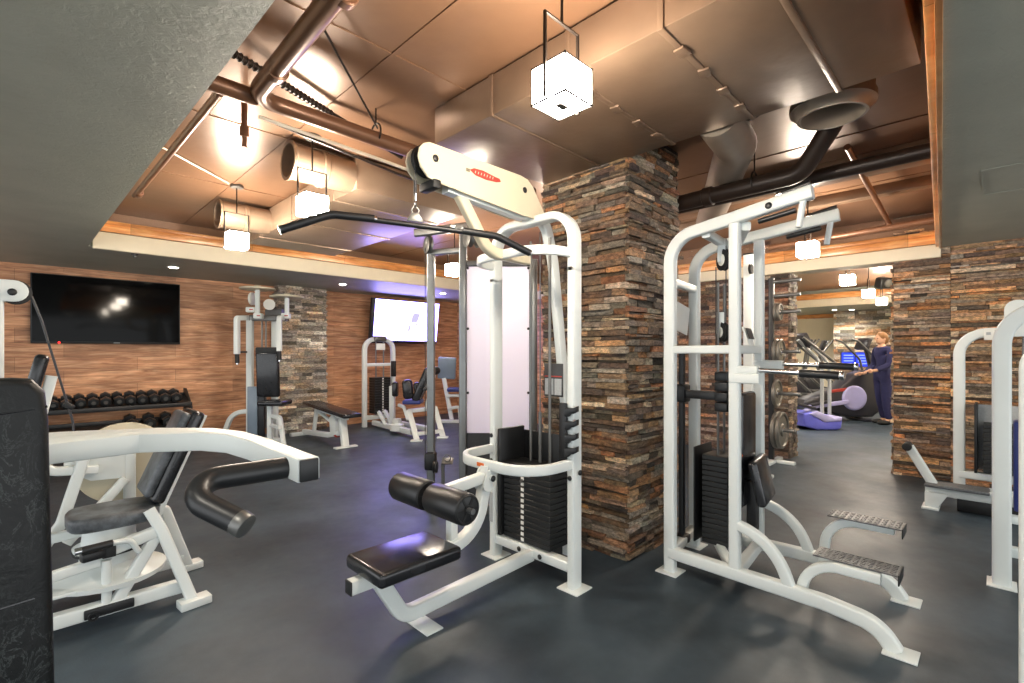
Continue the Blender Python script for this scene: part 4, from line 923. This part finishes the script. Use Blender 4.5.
for (u0, v0, u1, v1, d0, d1) in ((409, 411, 417, 441, 8.1, 7.64), (435, 408, 443, 437, 8.3, 7.95)):
    np_('seat_leg', W, lambda b: b.tube([(R(u0, d0), d0, Zv(v0, d0)), (R(u1, d1), d1, .01)], .09, .07, X_, 0, .014))
    np_('foot_plate', W, lambda b: b.box((R(u1, d1), d1 - .03, .01), (.18, .12, .02), (0, 0, 0), .004))
np_('seat_beam', W, lambda b: b.tube([(R(408, 8.1), 8.1, Zv(411, 8.1)), (R(436, 8.3), 8.3, Zv(408, 8.3))], .07, .07, Z_, 0, .012))
np_('foot_bar', W, lambda b: b.tube([(R(417, 7.7), 7.7, .10), (R(443, 8.0), 8.0, .10)], .06, .06, Z_, 0, .01))
np_('seat', 'blue_vinyl', lambda b: b.box((R(412, dd), dd + .1, Zv(402, dd)), (.30, .34, .07), (0, 0, 0), .025, 3), 'blue seat')
np_('back_pad', 'black_vinyl', lambda b: b.box((R(422, dd), dd + .1, Zv(385, dd)), (.13, .34, .58), (0, .40, 0), .04, 3))
np_('back_post', W, lambda b: b.tube([(R(424, dd), dd + .2, Zv(410, dd)), (R(434, dd), dd + .2, Zv(368, dd))], .06, .06, Y_, 0, .012))
np_('knee_pad', 'black_vinyl', lambda b: b.box((R(408.5, dd), dd - .05, Zv(389, dd)), (.17, .16, .32), (0, -.1, 0), .06, 3)); np_('knee_pad', 'black_vinyl', lambda b: b.box((R(414, dd), dd + .3, Zv(391, dd)), (.12, .14, .26), (0, -.1, 0), .045, 3))
np_('head_roll', 'black_rubber', lambda b: b.ball((R(434, dd), dd + .15, Zv(371, dd)), (.08, .15, .07), 14))
np_('lever', W, lambda b: b.tube([(R(399, 8.3), 8.3, Zv(405, 8.3)), (R(404, 8.1), 8.1, Zv(407, 8.1)), (R(408, 8.0), 8.0, Zv(420, 8.0))], .05, .05, Y_, .08, .01))
np_('thigh_post', W, lambda b: b.tube([(R(392, 8.6), 8.6, Zv(424, 8.6)), (R(392, 8.6), 8.6, Zv(386, 8.6))], .09, .07, X_, 0, .012))
np_('thigh_pad', 'black_vinyl', lambda b: b.box((R(396, 8.6), 8.55, Zv(389, 8.6)), (.1, .14, .26), (0, 0, 0), .035, 3))
np_('strut', W, lambda b: b.tube([(R(379, 8.9), 8.9, Zv(412, 8.9)), (R(386, 8.7), 8.7, Zv(425, 8.7))], .07, .06, Y_, 0, .01)); np_('strut', W, lambda b: b.tube([(R(385, 8.9), 8.9, Zv(411, 8.9)), (R(393, 8.6), 8.6, Zv(425, 8.6))], .07, .06, Y_, 0, .01))
np_('pivot_hub', W, lambda b: b.lathe((R(397, 8.3), 8.3, .06), Z_, [(0, .12), (.1, .12), (.12, .08), (.2, .07)], 20))

d = 9.7
G_ = thing('leg_machine', F45(R(448, d), d, 0), 'small white machine with a grey blue upright pad in the far wood wall corner', 'exercise machine')
def gp(name, mat, fn, lab=None): return part(G_, name, mat, fn, lab, m45)
gp('back_pad', 'grey_panel', lambda b: b.box((R(447, d), d, Zv(368, d)), (.36, .09, .44), (.15, .06, 0), .03, 3), 'grey blue back pad')
gp('post', W, lambda b: b.tube([(R(452, d), d, .02), (R(444, d), d, Zv(378, d))], .09, .08, Y_, 0, .012))
gp('foot_bar', W, lambda b: b.box((R(450, d), d - .1, .03), (.4, .1, .06), (0, 0, 0), .01))
gp('seat', 'blue_vinyl', lambda b: b.box((R(455, d), d - .1, Zv(389, d)), (.26, .34, .08), (0, 0, 0), .03, 3))
gp('seat_frame', W, lambda b: (b.tube([(R(446, d), d - .1, Zv(395, d)), (R(460, d), d - .1, Zv(395, d))], .06, .06, Z_, 0, .01)))
gp('lower_frame', W, lambda b: b.tube([(R(449, d), d - .1, Zv(408, d)), (R(460, d), d - .1, Zv(406, d)), (R(461, d), d - .1, 0)], .06, .06, Y_, .05, .01))

# ------------------------------------------------------------------ plate tree and its plates
Q = thing('weight_plate_tree', (6.7, 2.0, 0), 'upright black weight plate tree against the stone pier beyond the dip machine', 'rack')
part(Q, 'post', 'black_metal', lambda b: b.tube([(6.7, 2.03, .0), (6.7, 2.03, 2.34)], .06, .06, X_, 0, .01))
part(Q, 'base', W, lambda b: (b.box((6.7, 2.0, .02), (.5, .07, .04), (0, 0, 0), .008), b.box((6.7, 1.93, .02), (.07, .34, .04), (0, 0, 0), .008)))
for z in (2.29, 2.11, 1.905, 1.405, .88, .42):
    part(Q, 'peg', 'steel', lambda b: b.cyl((6.7, 2.03, z), (6.7, 1.70 if z > .8 else 1.75, z), .022, k=16, bev=.004))
def plate(z, r, y, th, lab):
    t = thing('weight_plate', (6.7, y, z - r), lab, 'weight plate', 'iron plates on the tree')
    part(t, 'plate_body', 'iron_plate', lambda b: b.lathe((6.7, y, z - .012 * 0), -Y_, [(0, .028), (0, r * .94), (.006, r), (th * .8, r), (th, r * .95), (th, r * .86), (th * .6, r * .82), (th * .6, r * .36), (th, r * .32), (th, .028)], 36))
    part(t, 'bore_ring', 'chrome', lambda b: b.torus((6.7, y - th, z), Y_, .03, .006, 20, 6))
plate(1.905, .115, 1.985, .032, 'smallest grey iron plate on the topmost loaded peg of the plate tree, rear'); plate(1.905, .108, 1.948, .03, 'small grey iron plate on the topmost loaded peg of the plate tree, front')
plate(1.405, .16, 1.985, .04, 'medium grey iron plate on the second loaded peg of the plate tree, rear'); plate(1.405, .155, 1.94, .036, 'medium grey iron plate on the second loaded peg of the plate tree, front')
plate(.88, .175, 1.985, .04, 'grey iron plate on the third loaded peg of the plate tree')
plate(.42, .235, 1.985, .05, 'largest grey iron plate on the lowest peg of the plate tree, rear'); plate(.42, .23, 1.93, .045, 'largest grey iron plate on the lowest peg of the plate tree, front')

# ------------------------------------------------------------------ seated row machine against the right stone wall
S = thing('seated_row_machine', (6.0, .0, 0), 'white low row machine with grey foot platform against the right stone wall', 'exercise machine')
part(S, 'stack_arch', W, lambda b: b.tube([(6.3, .255, 0), (6.3, .255, 1.58), (6.3, -.5, 1.58), (6.3, -.5, 0)], .07, .085, X_, .2, .014, 9))
part(S, 'arch_bar', W, lambda b: b.tube([(6.3, .255, .24), (6.3, -.5, .24)], .07, .08, Z_, 0, .012))
pl_ = part(S, 'placard', 'label_white', lambda b: b.box((6.25, .0, 1.565), (.02, .17, .11), (0, 0, 0), .004), 'pale instruction placard')
part(pl_, 'placard_marks', 'label_grey', lambda b: [b.box((6.238, .055 - i * .055, 1.57 + .02 * (i % 2)), (.003, .03, .025)) for i in range(3)])
hp = part(S, 'head_plate', W, lambda b: b.prism([(x, y) for y, x in stadium(.16, .085)], (6.2, -.13, 1.62), -Y_, Z_, .012, .003))
hp2 = part(S, 'head_plate', W, lambda b: b.prism([(x, y) for y, x in stadium(.16, .085)], (6.28, -.13, 1.62), -Y_, Z_, .012, .003))
bolt(hp, (6.193, -.13, 1.76), -X_, .018)
part(S, 'pulley', 'black_rubber', lambda b: b.lathe((6.225, -.13, 1.74), X_, [(0, .05), (.004, .065), (.016, .055), (.028, .065), (.032, .05)], 24))
stack(S, 6.22, 6.42, -.26, .09, .29, .74, 11)
for y in (.0, -.17): part(S, 'guide_rod', 'steel', lambda b: b.cyl((6.32, y, .28), (6.32, y, 1.55), .012, k=10))
part(S, 'stack_guard', 'black_metal', lambda b: b.span((6.2, .13, .28), (6.44, .15, .92), .004)); part(S, 'clear_guard', 'label_grey', lambda b: b.span((6.43, -.3, .28), (6.44, .13, .9), .003))
part(S, 'platform', 'tread', lambda b: b.box((5.76, .25, .215), (.2, .42, .03), (0, 0, 0), .008, 2), 'grey textured foot platform')
part(S, 'platform_frame', W, lambda b: b.tube([(5.76, .46, .17), (5.76, -.6, .17)], .1, .06, Z_, 0, .012))
part(S, 'platform_foot', W, lambda b: (b.prism([(.46, .0), (.38, .0), (.30, .15), (.46, .15)], (5.76, 0, 0), Y_, Z_, .12, .006), b.box((5.76, .42, .01), (.2, .12, .02), (0, 0, 0), .004)))
part(S, 'rail', W, lambda b: b.tube([(5.68, .05, .215), (5.68, -.7, .215)], .03, .03, Z_, 0, .006)); part(S, 'rail', W, lambda b: b.tube([(5.84, .05, .215), (5.84, -.7, .215)], .03, .03, Z_, 0, .006))
part(S, 'foot_post', W, lambda b: b.tube([(5.76, .40, .2), (5.76, .575, .53)], .07, .07, X_, 0, .012))
part(S, 'post_roller', 'black_rubber', lambda b: b.cyl((5.69, .585, .53), (5.83, .585, .53), .036, k=18, bev=.006))
part(S, 'base_box', 'black_metal', lambda b: b.box((5.86, .0, .06), (.16, .5, .12), (0, 0, 0), .01))

U = thing('weight_stack_tower', (4.15, -.35, 0), 'white arched weight stack tower at the right edge, with a navy guard', 'exercise machine')
part(U, 'arch', W, lambda b: b.tube([(4.15, -.02, .006), (4.15, -.02, 1.665), (4.15, -.72, 1.665), (4.15, -.72, .006)], .10, .085, X_, .22, .016, 10))
foot(U, 4.15, -.02, .17, .13); foot(U, 4.15, -.72, .17, .13)
part(U, 'arch_bar', W, lambda b: b.tube([(4.19, -.02, .20), (4.19, -.72, .20)], .06, .06, Z_, 0, .01)); part(U, 'arch_bar', W, lambda b: b.tube([(4.17, -.02, .40), (4.17, -.72, .40)], .05, .05, Z_, 0, .01))
part(U, 'guard', 'blue_vinyl', lambda b: b.span((4.20, -.64, .44), (4.36, -.072, .98), .008), 'navy guard panel')
stack(U, 4.22, 4.35, -.60, -.14, .985, 1.10, 2)
for y in (-.28, -.46): part(U, 'guide_rod', 'steel', lambda b: b.cyl((4.28, y, .2), (4.28, y, 1.62), .012, k=10))
Y = thing('machine_frame', (2.63, -.4, 0), 'white arched machine frame cut by the right picture edge, nearest there', 'exercise machine')
part(Y, 'arch', W, lambda b: b.tube([(2.63, -.095, .006), (2.63, -.095, 1.41), (2.63, -.75, 1.41), (2.63, -.75, .006)], .075, .075, X_, .07, .014, 8))
foot(Y, 2.63, -.12, .12, .12); foot(Y, 2.63, -.75, .12, .12)
part(Y, 'cross_bar', W, lambda b: b.tube([(2.63, -.095, .3), (2.63, -.75, .3)], .06, .06, Z_, 0, .01))

# ------------------------------------------------------------------ back room: cross trainers, screens, person
d = 10.0
O = thing('cross_trainer', F45(R(845, d), d, 0), 'big dark cross trainer with a round lavender flywheel cover, in the back room', 'exercise machine')
def op(name, mat, fn, lab=None, par=None): return part(par or O, name, mat, fn, lab, m45)
hs = [(R(u, d), Zv(v, d)) for u, v in ((797, 404), (800, 399), (815, 394), (832, 388), (846, 376), (862, 370), (874, 372), (880, 380), (880, 396), (874, 410), (866, 416), (842, 416), (828, 413), (812, 409))]
op('housing', 'gym_dark', lambda b: b.prism(hs, (0, d, 0), X_, Z_, .42, .06, 3))
fc = op('flywheel_cover', 'gym_lavender', lambda b: b.lathe((R(847, d), d - .2, Zv(397, d)), -Y_, [(0, .25), (.02, .25), (.035, .235), (.04, .2), (.045, .02)], 32), 'round lavender flywheel cover')
op('red_stripe', 'red_print', lambda b: b.box((R(831, d), d - .215, Zv(389.5, d)), (.36, .012, .06), (0, -.12, 0), .005))
for k, dy in enumerate((-.24, .24)):
    op('pedal_arm', 'gym_lavender', lambda b: b.tube([(R(798, d), d + dy, .28), (R(840, d), d + dy, .40)], .07, .08, Y_, 0, .012)); op('pedal', 'gym_dark', lambda b: b.box((R(812, d), d + dy, .37), (.36, .15, .05), (0, -.2, 0), .015))
    op('swing_arm', 'dull_steel', lambda b: b.pipe([(R(876, d), d + dy, .55), (R(868, d), d + dy, 1.25), (R(850, d), d + dy, 1.62), (R(843, d), d + dy, 1.66)], .022, .2, 12))
for uu_, h_ in ((858, .06), (803, .12)): op('foot', 'gym_dark', lambda b: b.box((R(uu_, d), d, h_ / 2), (.14, .6, h_), (0, 0, 0), .02))
op('mast', 'gym_dark', lambda b: b.tube([(R(872, d), d, 1.0), (R(866, d), d, 1.5)], .09, .08, Y_, 0, .02))
op('console', 'gym_dark', lambda b: b.box((R(863, d), d, 1.56), (.08, .34, .24), (0, .4, 0), .02))

d = 8.95
O2 = thing('step_trainer', F45(R(820, d), d, 0), 'lavender blue step trainer base with two pale posts, nearest in the back room', 'exercise machine')
def op(name, mat, fn, lab=None, par=None): return part(par or O2, name, mat, fn, lab, m45)
op('base', 'gym_blue', lambda b: b.prism([(R(u, d), Zv(v, d)) for u, v in ((795, 424), (795, 412), (803, 410), (815, 418), (833, 415.5), (832, 426), (828, 428), (808, 428))], (0, d, 0), X_, Z_, .55, .04, 3))
op('base_cover', 'gym_lavender', lambda b: b.prism([(R(u, d), Zv(v, d)) for u, v in ((800, 412), (808, 409), (824, 416), (832, 415), (831, 419), (815, 420))], (0, d - .1, 0), X_, Z_, .4, .03, 2))
for uu, dy in ((822, -.1), (829.5, .12)): op('post', 'label_grey', lambda b: b.tube([(R(uu, d + dy), d + dy, .2), (R(uu, d + dy), d + dy, 1.12), (R(uu - 6, d + dy), d + dy, 1.3), (R(uu - 24, d + dy), d + dy, 1.62)], .065, .05, Y_, [.15, .05], .02))
op('console', 'gym_dark', lambda b: b.box((R(801, d), d, 1.62), (.12, .42, .26), (0, -.5, 0), .03))
for dy in (-.22, .22): op('hand_rail', 'dull_steel', lambda b: b.pipe([(R(796, d), d + dy, 1.66), (R(829, d), d + dy, 1.18), (R(834, d), d + dy, 1.16)], .024, .1, 12)); op('pedal', 'gym_dark', lambda b: b.box((R(800, d), d + dy * .7, .42), (.34, .14, .05), (0, .25, 0), .015))

def trainer(u, d, lab, first=None):
    loc = V(F45(R(u, d), d, 0))
    if first is not None:
        c = copy_tree(first); c.location = loc; c['label'] = lab; return c
    t = thing('elliptical_trainer', loc, lab, 'exercise machine', 'elliptical trainers along the far wall')
    def q(name, mat, fn, par=None): return part(par or t, name, mat, fn, None, Matrix.Translation(loc) @ Matrix.Rotation(1.95, 4, 'Z'))
    q('base', 'gym_dark', lambda b: (b.box((0, 0, .06), (1.5, .12, .08), (0, 0, 0), .02), b.box((.7, 0, .03), (.1, .6, .06), (0, 0, 0), .015), b.box((-.7, 0, .03), (.1, .5, .06), (0, 0, 0), .015)))
    q('flywheel', 'gym_dark', lambda b: b.lathe((.45, -.13, .45), Y_, [(0, .3), (.03, .36), (.23, .36), (.26, .3)], 30))
    q('flywheel_cover', 'gym_lavender', lambda b: b.lathe((.45, -.13, .45), -Y_, [(0, .2), (.015, .19), (.02, .1)], 24))
    q('mast', 'dull_steel', lambda b: b.tube([(.25, 0, .3), (.12, 0, 1.45)], .08, .08, Y_, 0, .02))
    c_ = q('console', 'gym_dark', lambda b: b.box((.08, 0, 1.58), (.08, .4, .3), (0, -.35, 0), .03)); q('console_screen', 'pale_screen', lambda b: b.box((.035, 0, 1.59), (.004, .3, .2), (0, -.35, 0)), c_)
    for s in (-1, 1):
        q('swing_arm', 'steel', lambda b: b.pipe([(-.2, s * .27, .5), (.18, s * .27, .9), (.1, s * .27, 1.4), (-.12, s * .24, 1.72)], .024, .15, 10))
        q('pedal_bar', 'dull_steel', lambda b: b.tube([(-.6, s * .2, .3 + .06 * s), (.45, s * .2, .45 - .1 * s)], .05, .05, Y_, 0, .01)); q('pedal', 'gym_dark', lambda b: b.box((-.35, s * .2, .38 + .05 * s), (.36, .16, .06), (0, 0, 0), .02))
    return t
tr = trainer(799, 11.0, 'leftmost of the grey elliptical trainers lined up beyond the opening')
trainer(812, 12.3, 'middle one of the grey elliptical trainers lined up beyond the opening', tr)
trainer(826, 13.3, 'rightmost of the grey elliptical trainers lined up beyond the opening', tr)

d = 11.3
O3 = thing('screen_stand', F45(R(855, d), d, 0), 'twin glowing blue screens on a dark stand behind the big cross trainer', 'screen')
def op(name, mat, fn, lab=None, par=None): return part(par or O3, name, mat, fn, lab, m45)
op('pole', 'gym_dark', lambda b: b.tube([(R(855, d), d + .05, 0), (R(855, d), d + .05, 1.2)], .08, .06, X_, 0, .015)); op('stand_foot', 'gym_dark', lambda b: b.box((R(855, d), d + .05, .02), (.5, .4, .04), (0, 0, 0), .015))
for uu in (848, 862):
    s_ = op('screen', 'blue_screen', lambda b: b.box((R(uu, d), d, Zv(359.5, d)), (.285, .03, .32), (0, 0, 0), .004), 'glowing blue screen')
    op('screen_rows', 'pale_screen', lambda b: [b.box((R(uu, d), d - .017, Zv(359.5, d) + .1 - i * .065), (.22, .004, .022)) for i in range(4)], None, s_)
    op('screen_back', 'gym_dark', lambda b: b.box((R(uu, d), d + .02, Zv(359.5, d)), (.315, .03, .355), (0, 0, 0), .01), None, s_)

def skin(name, mat, nodes, edges, parent, lv=2):
    me = bpy.data.meshes.new(name); off = ORG[parent]
    me.from_pydata([tuple(m45 @ V(p[:3]) - off) for p in nodes], edges, []); me.materials.append(M[mat])
    o = bpy.data.objects.new(name, me); COL.objects.link(o); o.parent = parent; ORG[o] = off.copy()
    sk = o.modifiers.new('skin', 'SKIN'); sk.use_smooth_shade = True
    for i, p in enumerate(nodes):
        sv = me.skin_vertices[0].data[i]; rr = p[3]; sv.radius = rr if isinstance(rr, tuple) else (rr, rr); sv.use_root = i == 0
    ss = o.modifiers.new('sub', 'SUBSURF'); ss.levels = ss.render_levels = lv
    return o
d = 9.42; r0 = R(883, d)
PE = thing('person', F45(r0, d, 0), 'person in navy shirt and trousers standing by the cross trainer in the back room', 'person')
nod = [(r0, d, .96, (.13, .10)), (r0 + .0, d, 1.12, (.115, .09)), (r0 - .01, d, 1.30, (.14, .10)), (r0 - .02, d, 1.45, (.12, .085)), (r0 - .025, d, 1.53, .052), (r0 - .03, d, 1.60, .055),
       (r0 - .0, d - .19, 1.43, .052), (r0 - .06, d - .24, 1.16, .042), (r0 - .28, d - .2, 1.05, .034), (r0 - .36, d - .19, 1.04, .028),
       (r0 - .0, d + .19, 1.43, .052), (r0 + .02, d + .25, 1.15, .042), (r0 - .18, d + .24, .98, .034), (r0 - .27, d + .22, .97, .028),
       (r0 + .0, d - .09, .90, .09), (r0 - .02, d - .10, .50, .058), (r0 + .04, d - .10, .09, .04), (r0 - .10, d - .11, .035, .035),
       (r0 + .0, d + .09, .90, .09), (r0 + .02, d + .10, .50, .058), (r0 + .10, d + .10, .09, .04), (r0 - .03, d + .11, .035, .035)]
edg = [(0, 1), (1, 2), (2, 3), (3, 4), (4, 5), (3, 6), (6, 7), (7, 8), (8, 9), (3, 10), (10, 11), (11, 12), (12, 13), (0, 14), (14, 15), (15, 16), (16, 17), (0, 18), (18, 19), (19, 20), (20, 21)]
body = skin('body', 'skin', nod, edg, PE)
hb = B(m45); hb.ball((r0 - .04, d, 1.66), (.098, .075, .122), 20); hb.ball((r0 - .143, d, 1.645), (.02, .014, .018), 10)
for s in (-1, 1): hb.ball((r0 - .03, d + s * .076, 1.65), (.022, .012, .032), 10)
hb.box((r0 - .12, d, 1.595), (.02, .045, .008), (0, 0, 0), .003)
for q, (hx, hd_, hz) in enumerate(((r0 - .39, d - .19, 1.04), (r0 - .30, d + .22, .97))):
    hb.ball((hx, hd_, hz), (.05, .022, .04), 12)
    for i in range(4): hb.pipe([(hx - .03, hd_ - .024 + i * .016, hz + .012 - i * .004), (hx - .075, hd_ - .024 + i * .016, hz + .0), (hx - .09 + .004 * i, hd_ - .024 + i * .016, hz - .03)], .0085, .02, 8, 4)
    hb.pipe([(hx - .0, hd_ - .02, hz + .02), (hx - .045, hd_ - .035, hz + .03)], .009, 0, 8)
hb.done('head_and_hands', 'skin', PE)
part(PE, 'hair', 'hair', lambda b: (b.ball((r0 - .022, d, 1.69), (.104, .086, .105), 18), b.ball((r0 + .03, d, 1.63), (.06, .075, .08), 14)), None, m45)
for s in (-1, 1): part(PE, 'eye', 'black_rubber', lambda b: b.ball((r0 - .125, d + s * .03, 1.66), (.012, .012, .009), 10), None, m45)
infl = lambda p, k: (*p[:3], tuple(x + k for x in (p[3] if isinstance(p[3], tuple) else (p[3], p[3]))))
sh = [infl(nod[i], .018) for i in (0, 1, 2, 3, 6, 7, 10, 11, 8, 12)]
sh[0] = (*sh[0][:2], .86, (.165, .135))
skin('shirt', 'navy_cloth', sh, [(0, 1), (1, 2), (2, 3), (3, 4), (4, 5), (5, 8), (3, 6), (6, 7), (7, 9)], PE)
tz = [infl(nod[i], .024) for i in (0, 14, 15, 16, 18, 19, 20)] + [(r0, d, 1.17, (.137, .114))]
skin('trousers', 'navy_cloth', tz, [(0, 1), (1, 2), (2, 3), (0, 4), (4, 5), (5, 6), (0, 7)], PE)
for i in (17, 21):
    p = nod[i]; part(PE, 'shoe', 'black_rubber', lambda b: b.ball((p[0] + .04, p[1], .045), (.15, .05, .047), 14), None, m45)
d = 7.6
O4 = thing('wall_speaker', F45(R(884, d), d, Zv(290, d)), 'small dark speaker hung under the ceiling inside the stone opening', 'speaker')
part(O4, 'speaker_body', 'black_metal', lambda b: b.box((R(884, d), d, Zv(283, d)), (.2, .16, .17), (.25, 0, 0), .03, 3), None, m45)
part(O4, 'speaker_bracket', 'black_metal', lambda b: b.tube([(R(884, d), d + .02, Zv(279, d)), (R(884, d), d + .02, SOF)], .03, .03, X_, 0, .006), None, m45)
part(O4, 'grille', 'dull_steel', lambda b: b.lathe((R(884, d), d - .085, Zv(284, d)), V((0, -1, -.25)), [(0, .06), (.006, .06), (.012, .05)], 20), None, m45)

# ------------------------------------------------------------------ camera, light, view
cam = bpy.data.cameras.new('camera'); co = bpy.data.objects.new('camera', cam); COL.objects.link(co)
cam.sensor_width = 36; cam.lens = 485 / 1024 * 36; cam.shift_y = .0103; cam.clip_start = .05
co.location = (0, 0, CAM_H); co.rotation_euler = (PI / 2, 0, -PI / 4); scn.camera = co
w = bpy.data.worlds.new('world'); scn.world = w; w.use_nodes = True
w.node_tree.nodes['Background'].inputs[0].default_value = (.95, .98, 1, 1); w.node_tree.nodes['Background'].inputs[1].default_value = .9
scn.view_settings.view_transform = 'Standard'; scn.view_settings.look = 'None'
scn.view_settings.exposure = 1.45; scn.view_settings.gamma = 1; scn.view_settings.use_curve_mapping = False
scn.cycles.max_bounces = 7; scn.cycles.sample_clamp_indirect = 6
